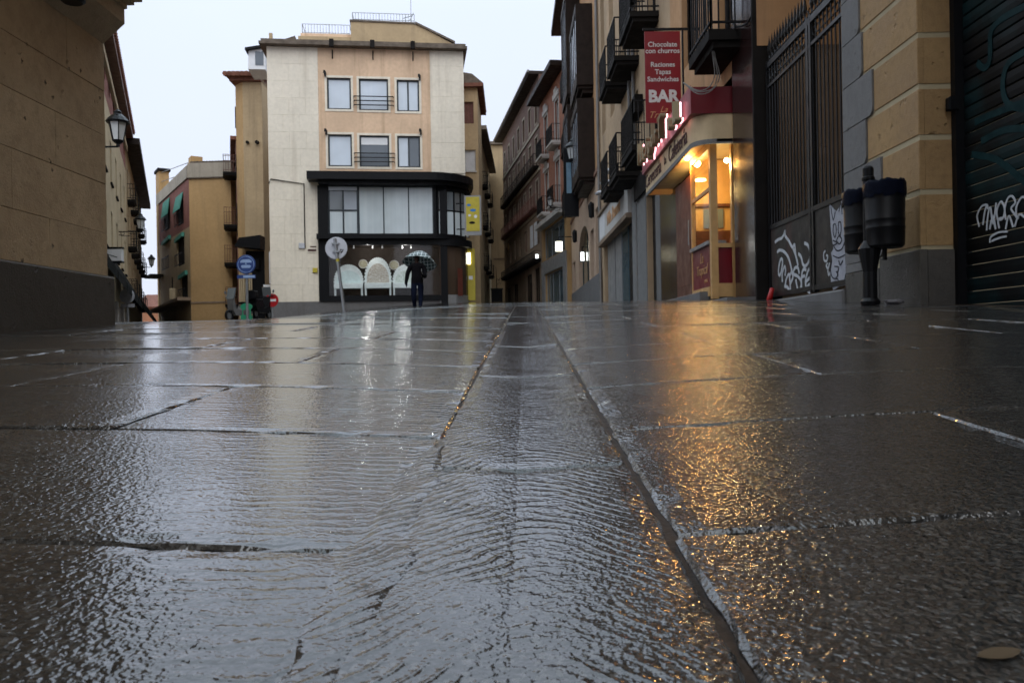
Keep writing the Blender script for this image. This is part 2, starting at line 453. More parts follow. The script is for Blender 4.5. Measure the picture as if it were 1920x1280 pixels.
M['greystone'] = sandstone('dark grey plinth stone', (.11, .098, .082), (.055, .05, .044), .6)
M['mortar'] = plaster('joint mortar', (.24, .18, .115))
M['ochre'] = sandstone('ochre rendered block', (.42, .265, .115), (.31, .185, .075), .06)
M['creamband'] = plaster('cream mortar band', (.50, .42, .27), stain=.1)
M['bluegrey'] = sandstone('blue grey granite quoin', (.20, .195, .19), (.13, .127, .125), .3)
M['palestone'] = plaster('pale stone cladding', (.80, .725, .60), var=.09, stain=.42, staincol=(.40, .33, .24), bmp=.12, objvar=.05)
M['peach'] = plaster('peach render', (.72, .51, .345), var=.16, stain=.5, staincol=(.25, .14, .07), bmp=.2)
M['tan'] = plaster('tan render', (.46, .34, .20), var=.15, stain=.35)
M['yellow'] = plaster('ochre yellow render', (.46, .29, .13), var=.12, stain=.3)
M['cream'] = plaster('cream render', (.55, .44, .28), var=.15, stain=.45)
M['orange'] = plaster('orange render', (.52, .30, .15), var=.2, stain=.55)
M['creamorange'] = plaster('cream orange render', (.50, .355, .22), var=.22, stain=.6)
M['pinkrender'] = plaster('dull pink render', (.28, .155, .11), var=.2, stain=.4)
M['palepink'] = plaster('pale pink shopfront render', (.50, .36, .26), var=.12, stain=.3)
M['brown'] = plaster('brown stained render', (.27, .195, .135), var=.25, stain=.5)
M['grey'] = plaster('grey render', (.20, .20, .195), var=.15, stain=.3)
M['greyplinth'] = plaster('grey cement plinth', (.155, .15, .15), var=.15, stain=.4)
M['cement'] = plaster('weathered cement', (.38, .33, .26), var=.2, stain=.5)
M['greymetal'] = paint('grey cladding panel', (.28, .28, .28), .4)
def brickmat(name, a, b_, mort, sc=8.0):
    m, t, b = nmat(name)
    tcn = N(t, 'ShaderNodeTexCoord'); mp = N(t, 'ShaderNodeMapping'); mp.inputs['Rotation'].default_value = (RAD(-90), 0, 0)
    t.links.new(tcn.outputs['Object'], mp.inputs['Vector'])
    br = N(t, 'ShaderNodeTexBrick'); br.inputs['Scale'].default_value = sc / 2; t.links.new(mp.outputs[0], br.inputs['Vector'])
    br.inputs['Color1'].default_value = (*a, 1); br.inputs['Color2'].default_value = (*b_, 1); br.inputs['Mortar'].default_value = (*mort, 1)
    br.inputs['Mortar Size'].default_value = .018
    n = noise(t, posn(t), 1.2, 4); c = mixc(t, rng(t, n, .4, .75, 0, .5), br.outputs['Color'], tuple(x * .5 for x in a))
    t.links.new(c, b.inputs['Base Color']); b.inputs['Roughness'].default_value = .85
    bump(t, b, br.outputs['Fac'], -.3, .01); return m
M['redbrick'] = brickmat('red brick', (.28, .085, .06), (.22, .065, .05), (.24, .15, .11))
M['brownbrick'] = brickmat('old brick', (.15, .075, .052), (.085, .045, .036), (.18, .135, .10))
M['orangebrick'] = brickmat('orange brick', (.34, .12, .06), (.28, .09, .05), (.34, .24, .17))
M['terracotta'] = paint('terracotta roof tile', (.20, .075, .045), .8, var=.5, bmp=.4, scale=3)
M['oldtile'] = paint('weathered roof tile', (.16, .125, .095), .85, var=.5, bmp=.4, scale=3)
M['iron'] = paint('black wrought iron', (.008, .008, .009), .55, spec=.2)
M['ironwet'] = paint('wet black iron', (.006, .006, .007), .35, spec=.3)
M['darkslab'] = paint('dark stained slab', (.014, .012, .011), .8, spec=.12)
M['darkframe'] = paint('dark blue grey window frame', (.022, .032, .040), .4)
M['black'] = paint('black shopfront', (.006, .0065, .008), .45, spec=.15)
M['darkwood'] = paint('dark brown timber', (.022, .013, .009), .6, var=.4, spec=.2)
M['redwood'] = paint('red brown timber', (.13, .045, .025), .45, var=.3)
M['redshutter'] = paint('faded red shutter', (.16, .055, .04), .6, var=.3)
M['white'] = paint('white paint', (.72, .73, .74), .5, var=.1)
M['offwhite'] = plaster('off white trim', (.55, .53, .50), stain=.3)
M['galv'] = paint('galvanised steel', (.30, .31, .32), .42, .6)
M['signgrey'] = paint('bare aluminium sign back', (.55, .56, .60), .4, .2)
M['zinc'] = paint('zinc gutter', (.20, .19, .18), .5, .4)
M['blind'] = glassy('pane over white blind', (.60, .67, .75), .12, .5, .25, (.70, .74, .78))
M['curtain'] = glassy('pane over pale curtain', (.58, .66, .69), .07, .6, .5, (.70, .76, .78))
M['paneL'] = glassy('pane over dim room', (.16, .18, .19), .04, .8)
M['paneD'] = glassy('dark pane', (.010, .011, .012), .06, .3)
M['paneB'] = glassy('pane over half blind', (.12, .14, .16), .04, .8)
M['bluepane'] = glassy('bluish shop pane', (.12, .17, .19), .06, .7)
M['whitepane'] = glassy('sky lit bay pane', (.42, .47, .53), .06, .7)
M['clear'] = clear('clear shop glass', (.97, .98, .98))
M['roller'] = paint('white roller shutter', (.62, .63, .65), .5)
M['bargranite'] = paint('polished maroon granite', (.030, .014, .013), .16, var=.4, bmp=.03, spec=.5, scale=30)
M['barred'] = paint('deep red sign board', (.16, .006, .012), .38, var=.12)
M['barpink'] = paint('faded red fascia', (.27, .055, .075), .45, var=.15)
M['banner'] = paint('red banner', (.24, .012, .018), .4, var=.1)
M['valance'] = paint('cream canvas valance', (.66, .50, .30), .7, var=.2, bmp=.2)
M['wood'] = paint('honey coloured timber', (.62, .37, .15), .4, var=.25, scale=6)
M['letterw'] = paint('white lettering', (.70, .68, .66), .5)
M['lettero'] = paint('gold lettering', (.55, .30, .14), .5)
M['letterd'] = paint('dark brown lettering', (.06, .018, .016), .6)
M['neon'] = emit('lit pink neon', (1.0, .50, .55), 3.2)
M['letteredge'] = paint('brass letter side', (.28, .22, .12), .5)
M['shutter'] = None
M['binblack'] = paint('black enamelled bin', (.006, .006, .007), .45, spec=.2)
M['bag'] = paint('blue black bin bag', (.004, .006, .016), .4, var=.4, bmp=.8, scale=30, spec=.04)
M['bluesign'] = paint('blue sign face', (.025, .06, .22), .35, var=.1)
M['redsign'] = paint('red sign face', (.42, .015, .02), .35, var=.1)
M['green'] = paint('green enamel', (.03, .30, .16), .4, var=.15)
M['greenawn'] = paint('green canvas', (.07, .28, .21), .7)
M['yellowsign'] = paint('yellow sign face', (.52, .42, .04), .45)
M['bluedot'] = paint('blue print', (.04, .20, .50), .5)
M['awning'] = paint('dark green black awning', (.008, .010, .010), .9, spec=.08)
M['graf'] = paint('white spray paint', (.55, .57, .60), .6, var=.3, scale=20)
M['grafd'] = paint('dark spray paint', (.02, .02, .03), .6)
M['cat'] = paint('pale grey wheatpaste', (.40, .41, .46), .7, var=.25, scale=12)
M['glassframe'] = paint('painted case', (.80, .86, .86), .5)
M['lamp_glass'] = glassy('frosted lamp glass', (.55, .56, .55), .25, .4)
def shut():
    m, t, b = nmat('dark teal roller shutter'); P = posn(t)
    n = noise(t, P, 1.6, 3); n2 = noise(t, P, 9, 4)
    c = mixc(t, rng(t, n, .46, .60), (.003, .0035, .004), (.0045, .018, .020)); c = mixc(t, rng(t, n2, .5, .8, 0, .7), c, (.003, .003, .0035))
    t.links.new(c, b.inputs['Base Color']); b.inputs['Roughness'].default_value = .5; b.inputs['Specular IOR Level'].default_value = .15; bump(t, b, n2, .2, .004); return m
M['shutter'] = shut()
# ------------------------------------------------------------------ ground
def frange(a, b, n): return [a + (b - a) * i / n for i in range(n + 1)]
def ground_sheet():
    ys = frange(-14, 0, 7) + [.25 * k for k in range(1, 60)] + frange(15, 60, 60) + frange(62, 140, 26) + [200, 400]
    xs = [-300, -120, -70] + frange(-50, -12, 25) + frange(-11.5, 6, 70) + frange(7, 20, 6) + [60, 150, 300]
    mb = MB()
    for y in ys:
        for x in xs: mb.v.append((x, y, ground(x, y) - .0065 - (.03 if y > 30 else 0)))
    n = len(xs)
    for j in range(len(ys) - 1):
        for i in range(n - 1): mb.f.append((j * n + i, j * n + i + 1, (j + 1) * n + i + 1, (j + 1) * n + i))
    o = link('pavement', mb.mesh('pavement', True), M['mud'])
    return struct(o)
PAVE = ground_sheet()
LX, LYC = -2.53, 5.02        # near left wall plane and its far corner
RX = 3.55                    # street line of the right-hand row

SW = .122
def slab_mesh(x0, x1, y0, y1, skew=0.0, gap=.0026, lift=0.0, fine=True):
    """one paving stone that follows the ground, edges rounded, 3.5 cm thick"""
    near = y1 < 4.5
    nx, ny = (int((x1 - x0) / .03) + 3, int((y1 - y0) / .03) + 3) if near else ((5, 3) if fine else (2, 1))
    c = .004
    jx = [random.uniform(-.0025, .0025) for _ in range(4)]; jz = [random.uniform(-.0018, .0018) for _ in range(4)]
    xs = [0, c / (x1 - x0)] + [i / nx for i in range(1, nx)] + [1 - c / (x1 - x0), 1]
    yy = [0, c / (y1 - y0)] + [i / ny for i in range(1, ny)] + [1 - c / (y1 - y0), 1]
    if (abs(x0 + SW) < .001 or abs(x1 + SW) < .001 or abs(x0 - SW) < .001) and y1 < 3.5: jz = [0] * 4; lift = 0.0
    mb = MB()
    def pt(u, v, dz, ex=0.0, ey=0.0):
        bx = (1 - u) * (1 - v) * jx[0] + u * (1 - v) * jx[1] + u * v * jx[2] + (1 - u) * v * jx[3]
        bz = (1 - u) * (1 - v) * jz[0] + u * (1 - v) * jz[1] + u * v * jz[2] + (1 - u) * v * jz[3]
        y = y0 + gap + (y1 - y0 - 2 * gap) * v
        ga, gb = (.0012 if abs(x0 + SW) < .001 and y1 < 2 else gap), (.0012 if abs(x1 + SW) < .001 and y1 < 2 else (.0045 if abs(x1 - SW) < .001 else gap))
        x = x0 + ga + (x1 - x0 - ga - gb) * u + .0179 * y
        return (x + bx + ex, y + bx * .7 + ey, ground(x, y) + dz + bz + lift)
    for j, v in enumerate(yy):
        for i, u in enumerate(xs):
            ed = (i in (0, len(xs) - 1)) + (j in (0, len(yy) - 1))
            e2 = (i in (1, len(xs) - 2)) or (j in (1, len(yy) - 2))
            if near and (ed or e2):          # worn, chipped arris
                chip = random.random() < .12
                dz = (-.0032 - random.uniform(0, .0022) if ed else -.0005 - random.uniform(0, .0009)) - (.0018 if chip else 0)
                k_ = .0016 if ed else .0011
                mb.v.append(pt(u, v, dz, random.uniform(-k_, k_) if i in (0, 1, len(xs) - 2, len(xs) - 1) else 0, random.uniform(-k_, k_) if j in (0, 1, len(yy) - 2, len(yy) - 1) else 0))
            else: mb.v.append(pt(u, v, -.0032 if ed else (-.0006 if e2 else 0)))
    n = len(xs); mrows = len(yy)
    for j in range(mrows - 1):
        for i in range(n - 1): mb.f.append((j * n + i, j * n + i + 1, (j + 1) * n + i + 1, (j + 1) * n + i))
    # skirts
    ring = [i for i in range(n)] + [j * n + n - 1 for j in range(1, mrows)] + [(mrows - 1) * n + i for i in range(n - 2, -1, -1)] + [j * n for j in range(mrows - 2, 0, -1)]
    b = len(mb.v)
    for k in ring: p = mb.v[k]; mb.v.append((p[0], p[1], p[2] - .035))
    for q in range(len(ring)):
        q2 = (q + 1) % len(ring); mb.f.append((ring[q], b + q, b + q2, ring[q2]))
    return mb
CP = .49; SLN = .95
cells = []
for k in range(0, 40):      # channel stones along the fall line
    cells.append((-SW, SW, k * .96, (k + 1) * .96))
def lim(y):
    R_ = RX - .02 - .0179 * y if y > 1 else RX
    L_ = (LX + .02) if y < LYC + .1 else -.68 * y - .6
    return L_, R_
for k in range(0, 62):
    y0 = .16 + CP * k
    for side in (-1, 1):
        ya = y0 + (.03 if side > 0 else 0); yb = ya + CP
        if ya > 31: continue
        L_, R_ = lim(ya); x = SW; first = True
        far = (R_ if side > 0 else -L_)
        far = min(far, .70 * yb + .9)
        odd = (k + (0 if side < 0 else 1)) % 2
        while x < far - .05:
            ln = SLN * (.5 if first and odd == 0 else 1.0) if not first else (SLN * (.5 if odd == 0 else 1.0))
            ln *= random.uniform(.93, 1.07) if not first else random.uniform(.97, 1.03)
            first = False
            xe = min(x + ln, far)
            if far - xe < .12: xe = far
            cells.append((x, xe, ya, yb) if side > 0 else (-xe, -x, ya, yb))
            x = xe
cells.sort(key=lambda c: (c[2] + c[3]) / 2)
for i, (a, b_, c_, d_) in enumerate(cells[:298]):
    o = link('paving_slab', slab_mesh(a, b_, c_, d_, lift=random.uniform(-.0015, .0015), fine=c_ < 6).mesh('paving_slab'), M['slab'], PAVE)
rest = MB()
for a, b_, c_, d_ in cells[298:]:
    s_ = slab_mesh(a, b_, c_, d_, fine=False); rest.add(s_.v, s_.f)
o = part('far_paving', rest, M['slab'], PAVE); o['kind'] = 'stuff'
# paving too far away to tell its stones apart
fr_ = MB(); ys = frange(29.5, 120, 60); xs = frange(-34, 8, 40)
for y in ys:
    for x in xs: fr_.v.append((x, y, ground(x, y) - .006))
n = len(xs)
for j in range(len(ys) - 1):
    for i in range(n - 1): fr_.f.append((j * n + i, j * n + i + 1, (j + 1) * n + i + 1, (j + 1) * n + i))
struct(link('street_paving', fr_.mesh('street_paving', True), M['slab']))

# water spilling over the left channel joint near the camera
wf = MB(); nu, nv = 26, 90
lump = [(random.uniform(-.03, .03), random.uniform(.25, 1.12), random.uniform(.006, .02), random.uniform(.0003, .0010)) for _ in range(90)]
for j in range(nv + 1):
    y = .22 + .92 * j / nv
    for i in range(nu + 1):
        u = i / nu * 2 - 1; wd_ = .030 * (1 - .45 * ss(.7, 1.14, y)) * (1 + .3 * math.sin(23 * y) + .2 * math.sin(51 * y + 1))
        x = -SW + .0179 * y + u * wd_
        z = .0004 - .0016 * ss(.25, 1.0, abs(u)) - .003 * ss(1.02, 1.14, y)
        for lx, ly, lr, lh in lump:
            d2 = ((x + SW - .0179 * y - lx) ** 2 + ((y - ly) * .7) ** 2) / (lr * lr)
            if d2 < 6: z += lh * math.exp(-d2) * (1 - ss(.6, 1, abs(u)))
        wf.v.append((x, y, ground(x, y) + z))
for j in range(nv):
    for i in range(nu): wf.f.append((j * (nu + 1) + i, j * (nu + 1) + i + 1, (j + 1) * (nu + 1) + i + 1, (j + 1) * (nu + 1) + i))
struct(link('water_film', wf.mesh('water_film', True), M['slab']))

# a yellow leaf pressed on a slab by the right front corner
lf = MB()
for i in range(9):
    u = i / 8; wd_ = .006 * math.sin(math.pi * u) ** .7 + .0004
    for s_ in (-1, 0, 1):
        x, y = .262 + .022 * (u - .5) * 2 * .6, .435 + .004 * (u - .5) + s_ * wd_
        lf.v.append((x, y, ground(x, y) + .0012 + .001 * abs(s_)))
for i in range(8):
    for s_ in (0, 1): lf.f.append((i * 3 + s_, i * 3 + s_ + 1, (i + 1) * 3 + s_ + 1, (i + 1) * 3 + s_))
tag(link('leaf', lf.mesh('leaf', True), paint('wet yellow leaf', (.13, .095, .06), .5, spec=.15)), 'small wet yellowish leaf stuck on the slab in the right foreground', 'leaf')

# ------------------------------------------------------------------ near left building: big sandstone blocks
zb = ground(LX, 3) - .25
B = Fr('stone_building', 'tall brown sandstone ashlar building with dark stone plinth, nearest on the left', 'building', (LX, -9, zb), RAD(90))
LEN = LYC + 9
zt = 17.0
core = MB(); core.box(0, LEN - .012, .012, 5.0, 0, zt)
B.part('wall', core, M['mortar'])
zpl = B.uv(100, 503)[1]                                    # top of the plinth
for x0, x1 in ((2.0, 4.6), (4.6, 7.6), (7.6, 10.6), (10.6, 12.55), (12.55, LEN + .03)):
    B.part('plinth_stone', MB().cbox(x0 + .003, x1 - .003, -.035, .05, 0, zpl, .012, .002), M['greystone'])
# courses read off the photograph: joint heights at the far corner
def zc(py): return B.uv(196, py)[1]
cz = [zpl + .004, zc(437), zc(345), zc(255), zc(172), zc(84)]
while cz[-1] < zt - .3: cz.append(cz[-1] + .30)
for k in range(len(cz) - 1):
    xs_ = [LEN]; first = True
    off = {0: .62, 1: .95, 2: .55, 3: 1.05, 4: .42, 5: .7}.get(k, random.uniform(.4, 1.0))
    while xs_[-1] > 1.0:
        xs_.append(xs_[-1] - (off if first else random.uniform(.75, 1.15))); first = False
    vis = cz[k] < 3.2
    if not vis:
        if k % 3 == 0 or True:
            m_ = MB().cbox(.5, LEN, -.004, .03, cz[k] + .004, cz[k + 1] - .004, .004); B.part('stone_course', m_, M['sandstone'])
        continue
    for a, b_ in zip(xs_[1:], xs_):
        pr = random.uniform(-.0015, .001)
        B.part('stone_block', MB().cbox(a + .0008, b_ - (.0008 if b_ < LEN else 0), pr, .05, cz[k] + .0008, cz[k + 1] - .0008, .0022, .0012), M['sandstone'])
# corbel and cornice over the street
cb = MB(); zA, zB, zC, zD = zc(84), B.uv(235, 45, -.14)[1], B.uv(235, 18, -.14)[1], B.uv(250, -8, -.2)[1]
m_ = MB()
prof = [(0.001, zA), (-.135, zB), (-.135, zC), (0.001, zC)]
def yz_prism(mb, pr, x0, x1):
    n = len(pr); vs = [(x0, y, z) for y, z in pr] + [(x1, y, z) for y, z in pr]
    return mb.add(vs, [tuple(range(n)), tuple(range(2 * n - 1, n - 1, -1))] + [(i, i + n, (i + 1) % n + n, (i + 1) % n) for i in range(n)])
B.part('corbel', yz_prism(m_, prof, 9.0, LEN - .001), M['sandstone'])
m_ = MB()
for i, (d0, h0, h1) in enumerate(((.15, 0, .028), (.19, .028, .052), (.235, .052, .085), (.27, .085, .13))):
    m_.box(2, LEN + .004 + i * .012, -d0, .04, zC + .002 + h0, zC + h1 + .001)
B.part('cornice', m_, M['sandstone'])
Lm = Fr('wall_lamp', 'black wall lamp at the top edge of the nearest left sandstone wall', 'lamp', B.w(*(B.uv(105, 5)[0], 0, B.uv(105, 5)[1])), RAD(90))
Lm.part('lamp_housing', MB().lathe([(.0, -.012), (.055, -.012), (.07, 0), (.065, .05), (.02, .09)], (0, -.09, .01), 20), M['ironwet'], smooth=False)
Lm.part('bracket', MB().box(-.02, .02, -.09, .004, .03, .06).box(-.05, .05, -.01, .003, -.02, .12), M['ironwet'])
# ------------------------------------------------------------------ right-hand row, from the camera outwards
A90 = RAD(-90)
def rfr(name, label, cat, Yfar, Ynear, X=RX):
    zb = min(ground(X, Yfar), ground(X, Ynear)) - .3
    f = Fr(name, label, cat, (X, Yfar, zb), A90); f.Yf = Yfar
    f.s = lambda Y: Yfar - Y            # street distance -> local x
    f.z = lambda zw: zw - zb            # world height -> local z
    return f
# --- pillar building with roller shutter
YP0, YP1 = 6.92, 8.45
P = rfr('pillar_building', 'ochre block building with pale mortar bands and grey quoins beside the shutter', 'building', YP1, -9)
s0, s1 = 0.0, P.s(YP0); s2 = P.s(-9); zt = 17.0
RET = .38
core = MB().box(s0 + .004, s1 - .006, .008, 2.5, 0, zt)
P.part('wall', core, M['creamband'])
def zp(py): return P.uv(1731, py)[1]
joints = [zp(460), zp(353), zp(249), zp(151.7), zp(52.8)]
pit = joints[-1] - joints[-2]
while joints[-1] < zt - .5: joints.append(joints[-1] + pit)
band = .045
quo = [.27, .47, .33, .55, .33, .5, .27, .47, .33, .55]
qedge = [P.uv(1664, 400)[0], P.uv(1661, 260)[0], P.uv(1626, 200)[0], P.uv(1637, 90)[0], P.uv(1617, 20)[0]] + [.42, .3, .5, .3, .45, .3, .5, .3, .45, .3, .4, .3, .4, .3, .4, .3, .4]
zpl = joints[0]
P.part('plinth_stone', MB().cbox(s0 + .003, s0 + .78, -.02, .05, 0, zpl - .12, .008, .002), M['greystone'])
P.part('plinth_stone', MB().cbox(s0 + .786, s1 + .012, -.02, .05, 0, zpl - .03, .008, .002), M['greystone'])
P.part('plinth_stone', MB().box(s1 - .04, s1 + .02, .051, RET, 0, zpl - .034), M['greystone'])
for k in range(len(joints) - 1):
    qa = max(.12, min(.85, qedge[k] if k < len(qedge) else .35))
    z0, z1 = joints[k] + .003, joints[k + 1] - band
    # ochre block, its left end follows the quoin
    P.part('ochre_block', MB().cbox(qa, s1 - .001, -.001, .05, z0, z1, .006, .0015), M['ochre'])
    P.part('ochre_block', MB().box(s1 - .03, s1, .052, RET, z0, z1), M['ochre'])
    # grey quoin stone with a rounded lower corner, standing proud
    zz0, zz1 = joints[k] - band * .5 + .004, joints[k + 1] - band * .5
    x1q = qa - .006; r = .07
    pts = [(s0 + .004, zz0)] + [(x1q - r + r * math.sin(g), zz0 + r - r * math.cos(g)) for g in [0, .4, .8, 1.2, 1.57]] + [(x1q, zz1 - .006), (s0 + .004, zz1 - .006)]
    P.part('quoin_stone', MB().prism(pts, -.018, .04), M['bluegrey'])
P.part('quoin_stone', MB().cbox(s0 + .004, s0 + .66, -.018, .04, zpl - .115, joints[0] - band * .5 - .001, .006), M['bluegrey'])
# upper storey over the shutter and the shutter itself
ZL = P.z(4.6)
P.part('upper_wall', MB().box(s1 + .002, s2, .01, 2.4, ZL, zt), M['ochre'])
P.part('lintel', MB().box(s1 + .002, s2, -.02, .3, ZL - .35, ZL - .002), M['greyplinth'])
zg = P.gz(s1 + .4, RET)
fb = MB()
xs0 = s1 + .004
P.part('shutter_guide', MB().box(xs0, xs0 + .07, RET - .10, RET + .02, zg - .1, ZL - .36), M['black'])
zz = zg - .1; k = 0; pitch = .112; smesh = None
while zz < ZL - .36:
    if smesh is None:
        m_ = MB(); L = s2 - xs0 - .08; n = 5
        prf = [(0, .0), (-.016, .006), (-.021, .05), (-.019, .098), (-.002, .106)]
        vs = []; 
        for y, z in prf: vs += [(0, y, z), (L, y, z)]
        vs += [(0, .01, .108), (L, .01, .108), (0, .01, 0), (L, .01, 0)]
        nn = len(vs) // 2
        fs = [(2 * i, 2 * i + 1, 2 * ((i + 1) % nn) + 1, 2 * ((i + 1) % nn)) for i in range(nn)] + [tuple(2 * i for i in range(nn)), tuple(2 * i + 1 for i in range(nn - 1, -1, -1))]
        m_.add(vs, fs); smesh = m_.mesh('shutter_slat'); smesh.materials.append(M['shutter'])
    o = link('shutter_slat', smesh, None, P.o); o.location = (xs0 + .075, RET - .01, zz); zz += pitch; k += 1
# spray tag on the shutter
def strokes(fr, lines, wd, y0, y1, mat, name='graffiti', par=None, d=0.0, box=None, S=None):
    """polylines given in picture positions on the face"""
    res = None
    for ln in lines:
        m_ = MB(); pts = [fr.uv(px, py, d) for px, py in ln]
        q = []
        for i in range(len(pts) - 1):           # soften corners
            for t_ in (0, .25, .5, .75):
                p0 = pts[max(i - 1, 0)]; p1 = pts[i]; p2 = pts[i + 1]; p3 = pts[min(i + 2, len(pts) - 1)]
                q.append(tuple(.5 * ((2 * p1[a]) + (-p0[a] + p2[a]) * t_ + (2 * p0[a] - 5 * p1[a] + 4 * p2[a] - p3[a]) * t_ ** 2 + (-p0[a] + 3 * p1[a] - 3 * p2[a] + p3[a]) * t_ ** 3) for a in (0, 1)))
        q.append(pts[-1]); m_.ribbon(q, wd, y0, y1); res = fr.part(name, m_, mat, par)
        y0 -= .00025; y1 -= .00025
    return res
tagl = [[(1836, 425), (1832, 405), (1840, 388), (1850, 384), (1852, 392)], [(1843, 422), (1846, 400), (1850, 385)], [(1850, 432), (1852, 408), (1857, 388), (1862, 420), (1868, 380)],
        [(1871, 412), (1869, 395), (1877, 378), (1884, 392), (1880, 410), (1871, 412)], [(1886, 412), (1884, 392), (1890, 372), (1898, 368), (1904, 380), (1896, 392), (1910, 410)], [(1906, 408), (1906, 388), (1916, 370), (1925, 372)],
        [(1856, 430), (1862, 405), (1867, 430)], [(1874, 428), (1872, 412), (1882, 408)], [(1886, 430), (1892, 405), (1900, 426)], [(1903, 425), (1912, 402), (1926, 412)],
        [(1857, 455), (1858, 445), (1872, 436), (1890, 434)], [(1860, 452), (1875, 446), (1888, 443)]]
strokes(P, tagl, .016, RET - .042, RET - .037, M['graf'], d=RET - .04)
M['teal'] = paint('faded teal spray paint', (.006, .032, .036), .6, var=.5, spec=.1, scale=8)
big = [[(1925, 10), (1880, 35), (1858, 60), (1856, 110), (1846, 128), (1832, 118)], [(1925, 95), (1890, 120), (1880, 160), (1890, 195), (1925, 205)], [(1822, 290), (1870, 300), (1925, 345)], [(1828, 230), (1860, 215), (1925, 190)], [(1840, 265), (1880, 245), (1925, 240)]]
strokes(P, big, .055, RET - .0365, RET - .0335, M['teal'], d=RET - .035)
P.part('lock_box', MB().cbox(s1 + .02, s1 + .09, RET - .16, RET - .08, P.uv(1815, 205, RET)[1], P.uv(1815, 180, RET)[1], .01), M['black'])

# --- iron gate to the yard between the pillar and the bar
YG0, YG1 = YP1 + .0, 11.35
Yd = rfr('passage_building', 'orange rendered passage wall behind the spiked iron gate', 'building', YG1, YG0, X=RX + 1.5)
Yd.part('wall', wall(MB(), -.3, Yd.s(YG0) + .3, 0, 17, [(.7, 1.5, 3.2, 4.7)], depth=2), M['orange'])
window(Yd.o, (.7, 1.5, 3.2, 4.7), M['greymetal'], M['paneD'], nx=2)
Yd.part('side_wall', MB().box(-.32, -.02, -1.46, -.01, 0, 9), M['brown'])
Yd.part('dado', MB().box(-.01, 2.6, -.03, -.004, 0, 2.3), M['grey'])
G = rfr('iron_gate', 'tall black spiked iron gate with graffiti covered lower panels', 'gate', YG1, YG0, X=RX + .10)
gx0, gx1 = .16, G.s(YG0) - .03
zr = G.z(4.0); zpn = G.z(1.74); zbt = G.z(.80)
gm = (G.uv(1523, 300)[0])
fm = MB()
for x in (gx0, gm - .045, gm + .045, gx1): fm.box(x - .03, x + .03, -.03, .03, zbt - .05, zr + .06)
fm.box(gx0 + .03, gx1 - .03, -.028, .028, zr - .04, zr + .04); fm.box(gx0 + .03, gx1 - .03, -.026, .026, zr - .32, zr - .28)
fm.box(gx0 + .03, gx1 - .03, -.027, .027, zpn - .03, zpn + .03); fm.box(gx0 + .03, gx1 - .03, -.027, .027, zbt - .03, zbt + .03)
G.part('gate_frame', fm, M['ironwet'])
rustp = plaster('rusty dark gate sheet', (.030, .026, .022), .5, stain=.6, staincol=(.10, .018, .012), bmp=.3)
lp = G.part('gate_panel', MB().box(gx0 + .03, gm - .076, -.012, .012, zbt + .03, zpn - .03), rustp)
rp = G.part('gate_panel', MB().box(gm + .076, gx1 - .03, -.012, .012, zbt + .03, zpn - .03), rustp)
bmesh_ = MB().tube([(0, 0, 0), (0, 0, zr - zpn + .12)], .011, 6).lathe([(.011, zr - zpn + .1), (.03, zr - zpn + .16), (.0, zr - zpn + .38)], n=6).mesh('bar')
bmesh_.materials.append(M['ironwet'])
nb_ = 24
for i in range(nb_):
    x = gx0 + .06 + (gx1 - gx0 - .12) * i / (nb_ - 1)
    if abs(x - gm) < .07: continue
    o = link('bar', bmesh_, None, G.o); o.location = (x, 0, zpn + .03)
sc_ = MB()
for i in range(nb_ - 1):
    x = gx0 + .06 + (gx1 - gx0 - .12) * (i + .5) / (nb_ - 1)
    for c_, rr in ((zr - .16, .05), (zr + .12, .045)):
        sc_.tube([(x + rr * math.cos(g), 0, c_ + rr * math.sin(g)) for g in frange(0, 2 * math.pi, 8)], .008, 4, False)
G.part('scrollwork', sc_, M['ironwet'])['kind'] = 'stuff'
# graffiti on the left leaf
def zz4(pts): return [(1430 + x * .1328, 400 + y * .1328) for x, y in pts]
gl = [[(175, 410), (220, 370), (270, 350), (300, 300), (315, 250), (320, 320), (370, 390), (420, 480), (450, 440), (465, 580)], [(205, 550), (240, 520), (300, 540), (360, 620), (400, 750), (415, 830)],
      [(430, 500), (450, 540), (480, 640), (500, 740)], [(590, 420), (640, 450), (665, 540), (660, 660), (610, 740), (570, 720), (545, 620), (505, 570)],
      [(230, 880), (225, 800), (245, 680), (270, 640), (282, 700), (262, 830), (235, 885)], [(280, 970), (278, 850), (310, 750), (325, 800), (318, 880)],
      [(320, 1020), (335, 930), (370, 860), (385, 930), (395, 1090)], [(310, 1030), (350, 1040), (380, 1100), (345, 1120)], [(385, 880), (410, 830), (430, 900), (395, 990)], [(520, 850), (500, 770), (460, 770), (435, 850), (500, 890), (545, 960), (540, 1050), (500, 1075), (470, 930)],
      [(620, 800), (580, 790), (555, 870), (555, 1060), (600, 1080)], [(545, 900), (600, 880)], [(620, 1060), (610, 950), (650, 800), (690, 800), (695, 870), (620, 960)], [(640, 1100), (640, 1030), (690, 990), (700, 1050), (670, 1110), (640, 1100)]]
strokes(G, [zz4(l) for l in gl], .040, -.016, -.0125, M['graf'], par=lp, d=-.014)
gr = [[(885, 530), (862, 570), (870, 660), (905, 670), (920, 610), (900, 590)], [(915, 700), (900, 740), (925, 780), (945, 700)], [(920, 800), (935, 870), (960, 820)]]
strokes(G, [zz4(l) for l in gr], .026, -.016, -.0125, M['graf'], par=rp, d=-.014)
